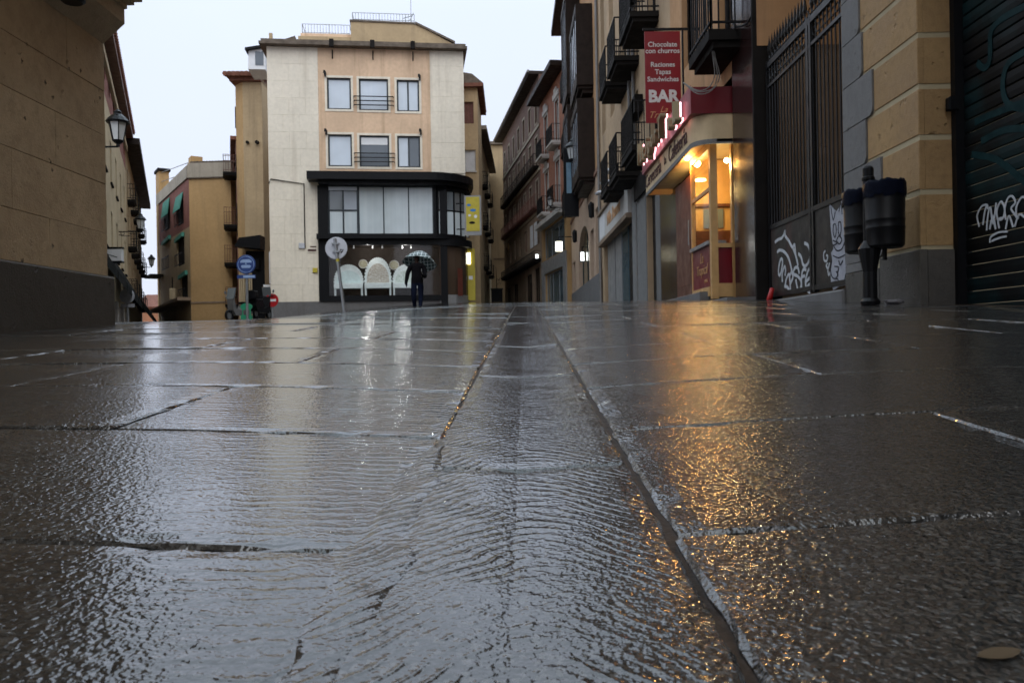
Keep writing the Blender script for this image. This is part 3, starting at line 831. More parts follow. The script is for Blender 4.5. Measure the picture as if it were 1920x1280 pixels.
# pasted-up cat drawing on the right leaf
def zc8(pts): return [(1400 + x * .2708, 280 + y * .2708) for x, y in pts]
cat_out = zc8([(572, 372), (600, 410), (620, 430), (640, 405), (660, 350), (675, 420), (686, 520), (682, 600), (672, 660), (700, 690), (690, 715), (712, 770), (722, 850), (722, 930), (690, 940), (640, 950), (600, 975), (585, 930), (580, 850), (592, 760), (585, 715), (602, 690), (592, 620), (584, 560), (578, 470)])
G.part('poster', MB().prism([G.uv(*p, -.014) for p in cat_out], -.015, -.0125), M['cat'], rp)
cl = [[(585, 400), (600, 490), (615, 430)], [(640, 430), (655, 370), (662, 450)], [(602, 520), (600, 570), (612, 610), (622, 570), (618, 520), (602, 520)], [(638, 505), (636, 560), (646, 600), (656, 560), (652, 505), (638, 505)],
      [(600, 660), (625, 700), (660, 690), (680, 640)], [(620, 640), (640, 600), (660, 625), (645, 655), (630, 640)], [(600, 630), (628, 645)], [(605, 665), (630, 650)], [(600, 735), (640, 750), (690, 725)],
      [(610, 810), (638, 815), (632, 850), (622, 845), (634, 870), (620, 890)], [(592, 770), (583, 840), (600, 890), (635, 900), (640, 950)], [(640, 770), (650, 800), (668, 770)], [(688, 870), (682, 900), (690, 930), (712, 925), (716, 870), (700, 850), (688, 870)], [(700, 740), (718, 800), (720, 860)]]
strokes(G, [zc8(l) for l in cl], .014, -.018, -.0153, M['grafd'], par=rp, d=-.014)
st = G.part('threshold', MB().cbox(gx0 - .1, gx1 + .05, -.16, .1, 0, zbt - .09, .02, .004), M['greyplinth'])

# --- building with the bar
YB0, YB1 = 11.35, 17.35
NB = rfr('bar_building', 'orange building with polished maroon granite ground floor holding the lit bar', 'building', YB1, YB0)
S = NB.s; Z = NB.z
zf = Z(4.35)
ops = [(S(16.2), S(15.1), Z(5.6), Z(8.0)), (S(13.4), S(12.4), Z(4.87), Z(7.4)), (S(16.2), S(15.1), Z(8.9), Z(11.2)), (S(13.9), S(12.7), Z(8.5), Z(11.0))]
NB.part('wall', wall(MB(), 0, S(YB0), zf, Z(18), ops, depth=4), M['orange'])
for o_ in ops: window(NB.o, o_, M['darkwood'], M['paneD'], nx=2)
NB.part('granite_panel', MB().cbox(S(12.55), S(11.42), -.03, .5, 0, Z(5.6), .01), M['bargranite'])
NB.part('granite_panel', MB().cbox(S(17.35), S(16.6), -.03, .5, 0, zf - .01, .01), M['bargranite'])
NB.part('wall_back', MB().box(.01, S(11.36), 1.6, 1.9, 0, zf - .01), M['wood'])
NB.part('ceiling', MB().box(.02, S(12.56), .01, 1.59, Z(3.62), Z(3.72)), M['valance'])
NB.part('floor_base', MB().box(.02, S(11.4), .51, 1.59, 0, Z(1.0)), M['greyplinth'])
NB.part('edge_strip', MB().box(S(11.415), S(11.36), -.06, .3, 0, Z(6.2)), M['darkslab'])
# big balcony over the bar
bal = balcony(NB.o, S(13.35), S(12.0), Z(4.85), .52, 1.15, M['darkslab'], M['iron'], th=.16)
NB.part('fascia_beam', MB().box(S(12.56), S(11.42), -.04, .01, Z(5.605), Z(5.75)), M['darkslab'])
# bar front
BF = Fr('bar_kiosk', 'brightly lit wooden bar kiosk with red panels, curved cream canopy and red fascia', 'bar front', (RX, YB1, NB.L.z), A90)
bf = BF.o
PRO = -.30
yA, yB, yC = S(12.85), S(14.3), S(15.75)      # near end, window end, door end in local x
gz_ = lambda x: NB.gz(x, PRO)
# stone steps
BF.part('step', MB().cbox(S(16.6), S(13.1), -.46, .5, 0, Z(.98), .01).cbox(S(13.1), S(11.45), -.46, .0, 0, Z(.80), .01), M['greyplinth'])
zs0 = Z(1.0)
pz = BF.uv(1349, 446, PRO)[1]
ptop = Z(3.42)
# posts
postm = []
for x0, x1, y0, y1 in ((yA - .11, yA, PRO - .02, PRO + .09), (yA - .10, yA - .01, .02, .12), (yB - .06, yB, PRO, PRO + .07)):
    BF.part('post', MB().box(x0, x1, y0, y1, zs0 - .15 if x1 > yB + .2 else zs0, ptop), M['wood'])
BF.part('sill', MB().box(yB, yA - .11, PRO - .05, PRO + .25, pz - .03, pz + .03), M['galv'])
BF.part('head_rail', MB().box(yB, yA - .11, PRO, PRO + .06, ptop - .12, ptop - .01).box(yB, yA - .11, PRO + .005, PRO + .05, Z(2.62), Z(2.68)), M['wood'])
rpn = BF.part('red_panel', MB().box(yB + .002, yA - .112, PRO + .01, PRO + .04, zs0 + .06, pz - .032), M['barred'])
BF.part('kick_board', MB().box(yB + .1, yA - .13, PRO - .03, PRO + .03, zs0 - .10, zs0 + .055), M['wood'])
BF.part('red_panel', MB().box(yA - .06, yA - .03, PRO + .092, .018, zs0 + .1, pz - .10), M['barred'])
BF.part('rail', MB().box(yA - .08, yA - .01, PRO + .091, .019, pz - .098, pz - .03), M['wood'])
BF.part('rail', MB().box(yA - .08, yA - .012, PRO + .092, .019, zs0 - .12, zs0 + .098), M['wood'])
BF.part('pane', MB().box(yB + .002, yA - .113, PRO + .025, PRO + .033, pz + .03, ptop - .12), M['clear'])
BF.part('pane', MB().box(yA - .05, yA - .042, PRO + .092, .018, pz - .03, ptop - .02), M['clear'])
text('La', .25, M['lettero'], rpn, ((yB + yA) / 2 - .05, PRO + .002, (zs0 + pz) / 2 + .18), shear=.35, ext=.004)
text('Tropical', .24, M['lettero'], rpn, ((yB + yA) / 2 - .05, PRO + .002, (zs0 + pz) / 2 - .02), shear=.35, ext=.004)
text('TAPAS', .08, M['lettero'], rpn, ((yB + yA) / 2 + .22, PRO + .002, (zs0 + pz) / 2 - .22), ext=.004)
door = BF.part('door', MB().box(yC, yB - .065, PRO + .02, PRO + .09, zs0, ptop - .25).box(yC + .15, yB - .2, PRO + .012, PRO + .02, zs0 + .2, zs0 + 1.1), M['redwood'])
part('handle', MB().tube([(yB - .14, PRO - .03, zs0 + .9), (yB - .14, PRO - .03, zs0 + 1.35)], .012), M['galv'], door)
BF.part('side_board', MB().box(S(16.58), yC - .004, PRO + .06, PRO + .12, zs0, ptop - .25), M['bargranite'])
BF.part('partition', MB().box(S(15.3), S(15.2), -.08, 1.59, zs0, Z(3.6)), M['wood'])
BF.part('panelling', MB().box(S(15.19), S(15.16), -.06, 1.58, zs0, Z(2.25)).box(S(15.19), S(15.10), -.06, 1.58, Z(2.7), Z(2.75)), M['redwood'])
BF.part('mirror', MB().box(S(15.185), S(15.17), .12, .5, Z(2.3), Z(2.66)), M['paneL'])
# counter inside with things that catch the light
BF.part('counter', MB().box(yB + .05, yA - .16, PRO + .3, .9, zs0, pz - .02), M['wood'])
BF.part('back_shelf', MB().box(yB - .3, yA - .16, 1.3, 1.58, Z(1.9), Z(1.94)).box(yB - .3, yA - .16, 1.3, 1.58, Z(2.4), Z(2.44)), M['wood'])
# canopy
cz0, cz1, cz2 = Z(3.32), Z(3.76), Z(4.18)
xe, xf = S(12.62), S(17.3)
def rounded(x0, x1, yo, r, inset=0.0):
    pts = [(x0, 0.0), (x0, yo)]
    pts += [(x1 - r + r * math.sin(g), yo + r - r * math.cos(g)) for g in frange(0, math.pi / 2, 8)]
    return pts + [(x1, 0.0)]
def sheet(pts, z0, z1, th=.02):
    m_ = MB(); n = len(pts); V2 = [Vector(p) for p in pts]; inn = []
    for i in range(n):
        d_ = (V2[min(i + 1, n - 1)] - V2[max(i - 1, 0)]).normalized(); inn.append(V2[i] + Vector((-d_.y, d_.x)) * th)
    for i in range(n - 1):
        (a, b_), (c_, d_) = pts[i], pts[i + 1]; (e, f_), (g_, h_) = inn[i], inn[i + 1]
        m_.add([(a, b_, z0), (c_, d_, z0), (c_, d_, z1), (a, b_, z1), (e, f_, z0), (g_, h_, z0), (g_, h_, z1), (e, f_, z1)], [(0, 1, 2, 3), (7, 6, 5, 4), (0, 4, 5, 1), (3, 2, 6, 7)])
    return m_
pts = rounded(xf + .03, xe - .02, -.60, .34)
val = BF.part('valance', sheet(pts[1:], cz0, cz1), M['valance'])
BF.part('valance_hem', sheet([(x, y - .006) for x, y in pts[1:]], cz0 - .03, cz0 + .045, .03), M['bluegrey'], val)
BF.part('valance_end', MB().box(xf + .03, xf + .06, -.58, .0, cz0, cz1), M['valance'], val)
BF.part('soffit', MB().hprism(rounded(xf + .07, xe - .05, -.565, .32), cz0 + .12, cz0 + .15), M['valance'])
BF.part('fascia', MB().box(xf, xe, -.66, .0, cz1 + .002, cz2), M['barred'])
BF.part('fascia_face', MB().box(xf, xe - .001, -.668, -.661, cz1 + .004, cz2 + .03), M['barpink'])
text('Cervecería', .40, M['letterd'], val, (S(16.35), -.612, (cz0 + cz1) / 2 + .03), ext=.004, sx=1.0)
text('La', .22, M['letterd'], val, (S(15.05), -.612, (cz0 + cz1) / 2 + .03), ext=.004)
text('Cafetería', .42, M['letterd'], val, (S(13.95), -.612, (cz0 + cz1) / 2 + .03), ext=.004, sx=1.0)
# channel letters on the fascia
for ch, Yc, sz, zo in (('L', 13.05, .50, -.02), ('a', 13.5, .40, -.04), ('T', 14.35, .56, .08), ('r', 14.75, .46, .08), ('o', 15.1, .46, .08), ('p', 15.45, .46, .04), ('i', 15.75, .5, .10), ('c', 16.05, .46, .08), ('a', 16.4, .46, .08), ('l', 16.75, .62, .14)):
    lo_ = text(ch, sz, M['letteredge'], bf, (S(Yc), -.80, cz1 + .15 + zo), name='channel_letter', ext=.055, bold=.012)
    text(ch, sz, M['neon'], lo_, (0, 0, -.075), name='neon_tube', rot=(0, 0, 0), ext=.012, bold=.004)
# lamps of the bar
def lampthing(name, label, loc, col, watt, r, strength, disc=False):
    f = Fr(name, label, 'lamp', loc, 0, 'lamps of the bar')
    m_ = MB()
    if disc: m_.lathe([(0, 0), (r, 0), (r * .9, .03), (0, .035)], n=20)
    else: m_.lathe([(r * math.sin(g), -r * math.cos(g)) for g in frange(0.02, math.pi * .97, 8)], n=14)
    b_ = f.part('bulb', m_, emit(name + ' glow', col, strength), smooth=True)
    f.part('socket', MB().lathe([(r * .5, r * .8 if not disc else .036), (r * .5, r * 1.6 if not disc else .06)], n=10), M['wood'])
    l = bpy.data.lights.new(name, 'POINT'); l.energy = watt; l.color = col; l.shadow_soft_size = r * 1.3
    lo_ = bpy.data.objects.new('light', l); COL.objects.link(lo_); lo_.parent = f.o; lo_.location = (0, 0, -r * 1.6 - .03)
    return f
WARM = (1.0, .44, .10)
lampthing('soffit_lamp', 'bright warm globe lamp under the bar canopy', at(1288, 297, 14.3), WARM, 42, .045, 42)
lampthing('window_lamp', 'cool white lamp shining behind the bar corner pane', at(1362, 301, 12.98), (1.0, .86, .52), 14, .04, 36)
lampthing('ceiling_lamp', 'flat round lamp on the ceiling inside the bar', at(1313, 339, 14.6), (1.0, .72, .28), 42, .11, 8, True)
# a few bottles on the counter
for i, (x, c_) in enumerate(((.30, (.30, .12, .05)), (.42, (.45, .40, .30)), (.55, (.20, .22, .14)), (.68, (.50, .25, .10)), (.95, (.35, .30, .22)))):
    bt = part('bottle', MB().lathe([(.035, 0), (.037, .16), (.014, .22), (.013, .29), (0, .292)], n=10), glassy('bottle glass %d' % i, c_, .1), None, True)
    bt.location = BF.w(yB + x, PRO + .62 + .1 * (i % 2), pz - .02)
    tag(bt, ['brown bottle at the far end of the lit bar counter', 'clear bottle second on the lit bar counter', 'green bottle in the middle of the bar counter', 'amber bottle fourth on the lit bar counter', 'pale bottle nearest the bar corner post'][i], 'bottle', 'bottles on the bar counter')
# banner
Ybn = 14.6
bl, br_ = at(1208, 60, Ybn), at(1281, 230, Ybn)
BN = Fr('banner_sign', 'red hanging banner lettered with bar food and BAR above the canopy', 'sign', (bl.x, Ybn, br_.z), RAD(1))
bw, bh = br_.x - bl.x - .03, bl.z - br_.z
bd = BN.part('banner_cloth', MB().box(0, bw, -.012, .012, 0, bh), M['banner'])
cx_ = bw / 2
for s_, z_, sz, mt, shr, bo in (('Chocolate', .855, .128, 'letterw', 0, .002), ('con churros', .785, .128, 'letterw', 0, .002), ('Raciones', .635, .125, 'letterw', 0, .002), ('Tapas', .555, .125, 'letterw', 0, .002), ('Sandwiches', .475, .125, 'letterw', 0, .002), ('BAR', .285, .30, 'letterw', 0, .012), ('La', .145, .15, 'lettero', .4, 0), ('Tropical', .085, .17, 'lettero', .4, 0)):
    text(s_, sz, M[mt], bd, (cx_, -.014, bh * z_), ext=.003, shear=shr, bold=bo)
BN.part('bracket', MB().box(-.03, bw + .35, -.02, .02, bh + .02, bh + .06).box(bw + .03, bw + .06, -.02, .02, -.05, bh + .02), M['iron'])
# cables drooping over the banner
def cable(name, label, pts, r, mat, grp=None):
    P3 = [at(*p) for p in pts]; q = []
    for i in range(len(P3) - 1):
        p0, p1, p2, p3 = P3[max(i - 1, 0)], P3[i], P3[i + 1], P3[min(i + 2, len(P3) - 1)]
        for t_ in (0, .25, .5, .75):
            q.append(.5 * ((2 * p1) + (-p0 + p2) * t_ + (2 * p0 - 5 * p1 + 4 * p2 - p3) * t_ ** 2 + (-p0 + 3 * p1 - 3 * p2 + p3) * t_ ** 3))
    q.append(P3[-1]); o0 = q[0].copy()
    o = link(name, MB().tube([v - o0 for v in q], r, 5).mesh(name, True), mat); o.location = o0
    return tag(o, label, 'cable', grp)
M['cable'] = paint('grey cable', (.22, .21, .20), .5)
for k, (dx, dy) in enumerate(((0, 0), (5, 6), (9, 2))):
    cable('cable', ['innermost grey cable looping from the balcony down to the banner', 'middle grey cable looping from the balcony down to the banner', 'outermost grey cable looping from the balcony down to the banner'][k],
          [(1331 - dx * .3, 0, 12.2), (1332 + dx * .3, 60, 12.2), (1337 + dx * .5, 110, 12.2), (1340 + dx, 140, 12.25), (1330 + dx, 163 + dy, 12.3), (1308, 170 + dy, 12.35), (1281, 155, 12.5)], .009, M['cable'], 'cables over the banner')
cable('cable', 'black cable bundle running along the wall top beside the gate spikes', [(1371, 0, 12.2), (1372, 35, 12.2), (1380, 50, 12.0), (1400, 45, 11.6), (1412, 28, 11.45), (1425, 45, 11.4), (1428, 110, 11.4), (1428, 140, 11.4)], .016, M['iron'])
cp = link('conduit', MB().tube([(0, 0, 0), (0, 0, -4.0)], .018, 8).mesh('conduit'), M['galv']); cp.location = at(1427, 138, 11.38)
tag(cp, 'thin grey vertical conduit pipe between the granite wall and the gate', 'pipe')

# --- cream building with balconies
YM0, YM1 = 17.35, 31.0
MBd = rfr('balcony_building', 'tall cream orange building with rows of iron balconies above the shops', 'building', YM1, YM0)
S = MBd.s; Z = MBd.z
cols = [(18.6, 20.5), (21.5, 23.1), (23.6, 25.2), (26.3, 28.0), (28.9, 30.4)]
ops = []
for zl in (4.75, 7.85, 10.95, 14.05):
    for a, b_ in cols: c_ = (a + b_) / 2; ops.append((S(c_ + .55), S(c_ - .55), Z(zl + .02), Z(zl + 2.3)))
sh = (S(30.3), S(22.95), Z(1.0), Z(3.8)); dr = (S(20.7), S(19.3), Z(1.0), Z(3.9))
MBd.part('wall', wall(MB(), 0, S(YM0), 0, Z(17.6), ops + [sh, dr], depth=5, rev=.22), M['creamorange'])
for i, o_ in enumerate(ops): window(MBd.o, o_, M['darkwood'], [M['paneD'], M['paneL'], M['paneD']][i % 3], rev=.22, nx=2)
for li_, zl in enumerate((4.75, 7.85, 10.95, 14.05)):
    for a, b_ in cols[:3 if li_ < 2 else 2]: balcony(MBd.o, S(b_), S(a), Z(zl), .68, 1.02, M['darkslab'], M['iron'])
MBd.part('eave', MB().box(-.1, S(YM0), -.9, .3, Z(17.61), Z(17.9)), M['darkwood'])
for px, y0, y1 in ((1178, -40, 330), (1186, -40, 330)):
    a = MBd.uv(px, 200, -.1); MBd.part('downpipe', MB().tube([(a[0], -.07, Z(4.6)), (a[0], -.07, Z(17.5))], .05, 8), M['zinc'])
MBd.part('downpipe', MB().tube([(.06, -.08, Z(1.5)), (.06, -.08, Z(17.5))], .06, 8), M['zinc'])
for zl in (6.2, 9.4):
    MBd.part('blind_box', MB().box(S(22.0), S(21.0), -.22, .0, Z(zl), Z(zl + .45)), M['darkslab'])
# ground floor: shop with pale sign, grey pilasters, dark doorway
MBd.part('pilaster', MB().cbox(S(22.9), S(22.2), -.06, .22, 0, Z(4.55), .01), M['grey'])
MBd.part('pilaster', MB().cbox(S(22.15), S(20.75), -.03, .22, 0, Z(4.2), .01), M['grey'])
MBd.part('pilaster', MB().cbox(S(19.25), S(18.7), -.05, .22, 0, Z(4.3), .01), M['bluegrey'])
MBd.part('granite_panel', MB().cbox(S(18.68), S(17.37), -.04, .2, 0, Z(4.5), .01), M['bargranite'])
MBd.part('sign_board', MB().box(S(22.1), S(18.7), -.12, -.07, Z(4.0), Z(4.55)), M['darkslab'])
MBd.part('door', MB().box(dr[0] + .02, dr[1] - .02, .14, .2, 0, dr[3]), M['black'])
shp = MBd.part('shop_sign', MB().box(S(30.35), S(22.95), -.16, -.005, Z(3.86), Z(4.86)), M['offwhite'])
MBd.part('shop_cornice', MB().box(S(30.4), S(22.93), -.22, -.004, Z(3.72), Z(3.855)).box(S(30.4), S(22.93), -.24, -.004, Z(4.862), Z(4.96)), M['brown'])
text('Nila Rened', .62, M['lettero'], shp, (S(26.2), -.17, Z(4.36)), ext=.01, sx=1.2)
MBd.part('sign_end', MB().box(S(30.2), S(28.6), -.175, -.162, Z(3.95), Z(4.75)), M['white'], shp)
for k, (a, b_, mt) in enumerate(((30.2, 28.2, 'greymetal'), (28.1, 26.6, 'greymetal'), (26.5, 25.2, 'bluepane'), (25.1, 23.0, 'black'))):
    MBd.part('shop_door', MB().box(S(a), S(b_), .12 + .02 * k, .2, 0, Z(3.8)), M[mt])
# --- orange building with dark glazed bays
YL0, YL1 = 31.0, 46.5
LB = rfr('bay_building', 'orange building with dark timber glazed bays and an arched pale shopfront', 'building', YL1, YL0)
S = LB.s; Z = LB.z
zgf = Z(7.1)
LB.part('wall', wall(MB(), 0, S(YL0), zgf, Z(18.0), [], depth=5), M['orange'])
LB.part('eave', MB().box(-.3, S(YL0), -.95, .3, Z(18.01), Z(18.3)), M['darkwood'])
aw = (S(41.5), S(36.2), Z(2.4), Z(5.7)); w2 = (S(33.2), S(31.2), Z(2.6), Z(5.6)); d2 = (S(45.6), S(43.9), Z(2.0), Z(4.6)); d3 = (S(35.5), S(34.0), Z(2.0), Z(5.0))
def arch_wall():
    m_ = wall(MB(), 0, S(YL0), 0, zgf - .002, [aw, w2, d2, d3], depth=5, rev=.25)
    cx, rx = (aw[0] + aw[1]) / 2, (aw[1] - aw[0]) / 2; zsp = aw[3] - 1.2
    pl = [(aw[0], aw[3])] + [(cx - rx * math.cos(g), zsp + 1.2 * math.sin(g)) for g in frange(0, math.pi / 2, 8)]
    pr = [(cx + rx * math.sin(g), zsp + 1.2 * math.cos(g)) for g in frange(0, math.pi / 2, 8)] + [(aw[1], aw[3])]
    m_.prism(pl, .002, .24); m_.prism(pr, .002, .24); return m_
LB.part('shopfront_wall', arch_wall(), M['palepink'])
LB.part('band', MB().box(0, S(YL0), -.06, 0, zgf - .18, zgf - .003), M['pinkrender'])
LB.part('base_course', MB().box(0, S(YL0), -.03, -.002, 0, Z(2.9)), M['greyplinth'])
window(LB.o, aw, M['darkframe'], glassy('display pane', (.10, .095, .05), .05, .6), rev=.25, nx=2, fw=.08)
for o_ in (w2, d2, d3): window(LB.o, o_, M['darkframe'], M['paneD'], rev=.25)
def bay(fr, a, b_, z0, z1, nfl=1):
    f = fr.part('bay', MB().box(S(b_), S(a), -.70, 0, z0, z0 + .5).box(S(b_), S(a), -.70, 0, z1 - .35, z1).box(S(b_), S(b_) + .1, -.70, 0, z0 + .5, z1 - .35).box(S(a) - .1, S(a), -.70, 0, z0 + .5, z1 - .35)
                .box(S(b_) + .1, S(a) - .1, -.55, 0, z0 + .501, z1 - .351), M['darkwood'])
    n = 4
    for i in range(n):
        x0 = S(b_) + .1 + (S(a) - S(b_) - .2) * i / n; x1 = x0 + (S(a) - S(b_) - .2) / n
        part('pane', MB().box(x0 + .04, x1 - .04, -.665, -.65, z0 + .55, z1 - .4), M['whitepane'], f)
        part('mullion', MB().box(x0 - .035, x0 + .035, -.69, -.56, z0 + .5, z1 - .35), M['darkwood'], f)
    part('corbel', MB().box(S(b_) + .1, S(a) - .1, -.62, 0, z0 - .12, z0 - .001).box(S(b_) + .2, S(a) - .2, -.45, 0, z0 - .28, z0 - .121), M['darkwood'], f)
bay(LB, 33.0, 36.6, Z(6.95), Z(10.2)); bay(LB, 33.0, 36.6, Z(10.75), Z(14.1))
bay(LB, 38.6, 42.0, Z(7.6), Z(11.6)); bay(LB, 38.6, 42.0, Z(12.1), Z(17.2))
for zl in (7.4, 10.6, 13.8):
    balcony(LB.o, S(45.4), S(43.8), Z(zl), .6, 1.0, M['darkslab'], M['iron'])
    LB.part('shutter', MB().box(S(44.9), S(44.2), -.02, .02, Z(zl + .02), Z(zl + 2.2)), M['darkwood'])
    LB.part('bracket_iron', MB().box(S(37.6), S(37.4), -.4, 0, Z(zl + 1.5), Z(zl + 1.56)), M['iron'])
# ------------------------------------------------------------------ far right: two brick buildings where the lane bends left
pA = Vector((3.30, 46.6)); pB = Vector((-.55, 73.0))
dAB = (pA - pB).normalized(); angAB = math.atan2(dAB.y, dAB.x)
def onAB(px):      # point of the bent street line under a picture column
    a = (px - 960) / FPX; t = (a * pA.y - pA.x) / ((pB.x - pA.x) - a * (pB.y - pA.y)); return pA + (pB - pA) * t
pK = onAB(1019)
lenK = (pA - pK).length; lenJ = (pK - pB).length
zb = ground(pA.x, pA.y) - .5
K = Fr('trimmed_brick_building', 'orange brick building with white window surrounds above a yellow glazed shop', 'building', (pK.x, pK.y, zb), angAB)
def kz(zw): return zw - zb
zsh = kz(8.0)
ops = []
for zl in (8.5, 12.2):
    for i in range(2):
        c_ = lenK * (.28 + .44 * i); ops.append((c_ - .55, c_ + .55, kz(zl), kz(zl + 2.7)))
K.part('wall', wall(MB(), .01, lenK, zsh, kz(16.2), ops, depth=6), M['orangebrick'])
for o_ in ops:
    window(K.o, o_, M['offwhite'], M['paneD'], nx=2, surround=M['offwhite'])
    balcony(K.o, o_[0] - .4, o_[1] + .4, o_[2], .55, 1.0, M['offwhite'], M['iron'])
    K.part('moulding', MB().box(o_[0] - .3, o_[1] + .3, -.10, -.03, o_[3] + .12, o_[3] + .45).box(o_[0] + .2, o_[1] - .2, -.13, -.03, o_[3] + .451, o_[3] + .7), M['offwhite'])
K.part('eave', MB().box(-.2, lenK + .1, -.85, .4, kz(16.21), kz(16.5)), M['darkwood'])
K.part('string_course', MB().box(.02, lenK, -.5, 0, zsh - .3, zsh - .002), M['offwhite'])
gw = (.8, lenK - .6, kz(5.6), kz(7.6)); dw = (1.2, lenK - 1.0, kz(2.2), kz(4.6))
K.part('shop_wall', wall(MB(), .015, lenK, 0, zsh - .302, [gw, dw], depth=6), M['yellow'])
window(K.o, gw, M['greymetal'], M['bluepane'], nx=3); window(K.o, dw, M['greymetal'], M['bluepane'], nx=3)
K.part('grey_cladding', MB().box(.1, lenK - .1, -.08, -.002, kz(4.65), kz(5.5)).box(.1, 1.15, -.081, -.002, 0, kz(4.649)).box(lenK - .95, lenK - .1, -.081, -.002, 0, kz(4.649)), M['greymetal'])
J = Fr('long_brick_building', 'long old red brown brick building with many small windows down the lane', 'building', (pB.x, pB.y, zb), angAB)
ops = []; nJ = 7
for li_, (zl, h_) in enumerate(((7.0, 1.6), (9.6, 1.8), (12.4, 2.0), (15.4, 1.7))):
    for i in range(nJ):
        c_ = lenJ * (i + .5) / nJ; ops.append((c_ - .45, c_ + .45, kz(zl), kz(zl + h_)))
ops2 = [(1.2, 3.4, kz(2.2), kz(5.0)), (5.2, 7.6, kz(2.2), kz(5.0)), (lenJ - 6.6, lenJ - 4.2, kz(2.2), kz(5.2)), (lenJ - 3.0, lenJ - 1.0, kz(2.2), kz(5.4))]
J.part('wall', wall(MB(), 0, lenJ - .01, kz(9.2), kz(18.4), [o for o in ops if o[2] > kz(9.2)], depth=7), M['brownbrick'])
J.part('lower_wall', wall(MB(), .002, lenJ - .012, 0, kz(9.2) - .002, [o for o in ops if o[2] < kz(9.2)] + ops2, depth=7), M['brown'])
for zl in (9.2, 12.0, 15.0): J.part('string_course', MB().box(0, lenJ - .012, -.07, -.001, kz(zl) - .12, kz(zl) + .1), M['cement'])
for i, o_ in enumerate(ops): window(J.o, o_, M['redshutter'] if i % 3 else M['darkwood'], M['redshutter'] if 7 <= i < 14 else [M['paneD'], M['paneL']][i % 2], nx=2, surround=M['cement'] if i % 7 < 7 and i >= 7 else None)
for o_ in ops2: window(J.o, o_, M['darkwood'], M['paneD'], nx=2)
for zl in (9.5, 12.3): balcony(J.o, .6, lenJ - .6, kz(zl), .4, .8, M['darkslab'] if zl > 10 else M['redshutter'], M['iron'] if zl > 10 else M['redshutter'], pitch=.3, th=.07)
balcony(J.o, 1.0, lenJ - .4, kz(5.9), .5, .5, M['darkslab'], M['iron'], pitch=.3)
for i in range(2): J.part('roller_shutter', MB().box(lenJ - 4.4 + i * 1.7, lenJ - 3.3 + i * 1.7, -.05, -.01, kz(7.0), kz(8.6)), M['roller'])
J.part('eave', MB().box(-.3, lenJ - .012, -.7, .4, kz(18.41), kz(18.62)), M['darkwood'])
J.part('gutter', MB().tube([(-.3, -.74, kz(18.6)), (lenJ - .02, -.74, kz(18.6))], .09, 8), M['zinc'])
# --- end of the lane
Y9 = 76.0
e0, e1 = at(905, 560, Y9), at(962, 560, Y9)
E9 = Fr('end_building', 'narrow tan rendered building closing the end of the lane', 'building', (e0.x, Y9, 3.2), 0)
W9 = e1.x - e0.x
sp = E9.uv(923, 400)[0]
E9.part('wall', wall(MB(), sp - 4, W9 + 2.5, 0, E9.uv(940, 272)[1], [], depth=6), M['tan'])
E9.part('roof', MB().box(sp - .2, W9 + 2.6, -.3, 6, E9.uv(940, 272)[1] + .01, E9.uv(940, 272)[1] + .3), M['oldtile'])
E9.part('string_line', MB().box(sp + .05, W9, -.04, 0, E9.uv(940, 487)[1], E9.uv(940, 484)[1]), M['brown'])
for x, z in ((933, 525), (938, 523), (943, 526), (936, 531)):
    q = E9.uv(x, z); E9.part('graffiti', MB().ribbon([(q[0] - .15, q[1] - .1), (q[0], q[1] + .12), (q[0] + .12, q[1] - .08), (q[0] + .2, q[1] + .1)], .05, -.012, -.002), M['grafd'])
# lane building on the left of the end wall, facing the lane
zt9 = 16.2
q0 = at(903, 560, 60); q1 = at(922, 560, 75.5)
dq = Vector((q1.x - q0.x, q1.y - q0.y)); 
S9 = Fr('lane_building', 'tan building with small balconies along the left of the lane', 'building', (q0.x, q0.y, 2.7), math.atan2(dq.y, dq.x))
Ls = dq.length; ops = []
for zl in (3.4, 6.6, 9.8):
    for c_ in (3.0, 7.0, 11.5): ops.append((c_ - .55, c_ + .55, zl, zl + 2.1))
S9.part('wall', wall(MB(), 0, Ls, 0, 13.4, ops + [(2, 4.2, .4, 2.7), (9, 12, .4, 2.7)], depth=5), M['cream'])
for o_ in ops:
    window(S9.o, o_, M['darkwood'], M['paneD'], nx=2); balcony(S9.o, o_[0] - .2, o_[1] + .2, o_[2], .45, .95, M['darkslab'], M['iron'])
for o_ in ((2, 4.2, .4, 2.7), (9, 12, .4, 2.7)): window(S9.o, o_, M['darkwood'], M['paneD'])
S9.part('eave', MB().box(-.2, Ls + .1, -.6, .3, 13.41, 13.7), M['oldtile'])

# ------------------------------------------------------------------ centre: the corner block with the black shopfront
Y0 = 44.0
c0 = at(508, 560, Y0)
ANG = RAD(7.0)
zb = ground(c0.x, Y0) - .6
C = Fr('corner_building', 'cream and peach four storey corner building with black shopfront and rounded canopy', 'building', (c0.x, Y0, zb), ANG)
def R_(x0, y0, x1, y1, d=0.0): return C.rect(x0, y0, x1, y1, d)
W = C.uv(872, 300)[0]
ztop = C.uv(690, 92)[1]
xa, xb = C.uv(597, 200)[0], C.uv(807, 200)[0]
DEP = 9.0
wins = [R_(613, 146, 658, 205), R_(673, 148, 728, 207), R_(744, 150, 786, 209), R_(615, 252, 660, 312), R_(674, 254, 730, 313), R_(745, 255, 788, 314)]
zc0 = C.uv(700, 327)[1]
C.part('wall', wall(MB(), xa + .001, xb - .001, zc0, ztop, wins, y=.02, rev=.16, body=False).box(.02, W - .02, .3, DEP, zc0 - .05, ztop - .002), M['peach'])
wp = [M['blind'], M['blind'], M['blind'], M['blind'], M['paneB'], M['blind']]
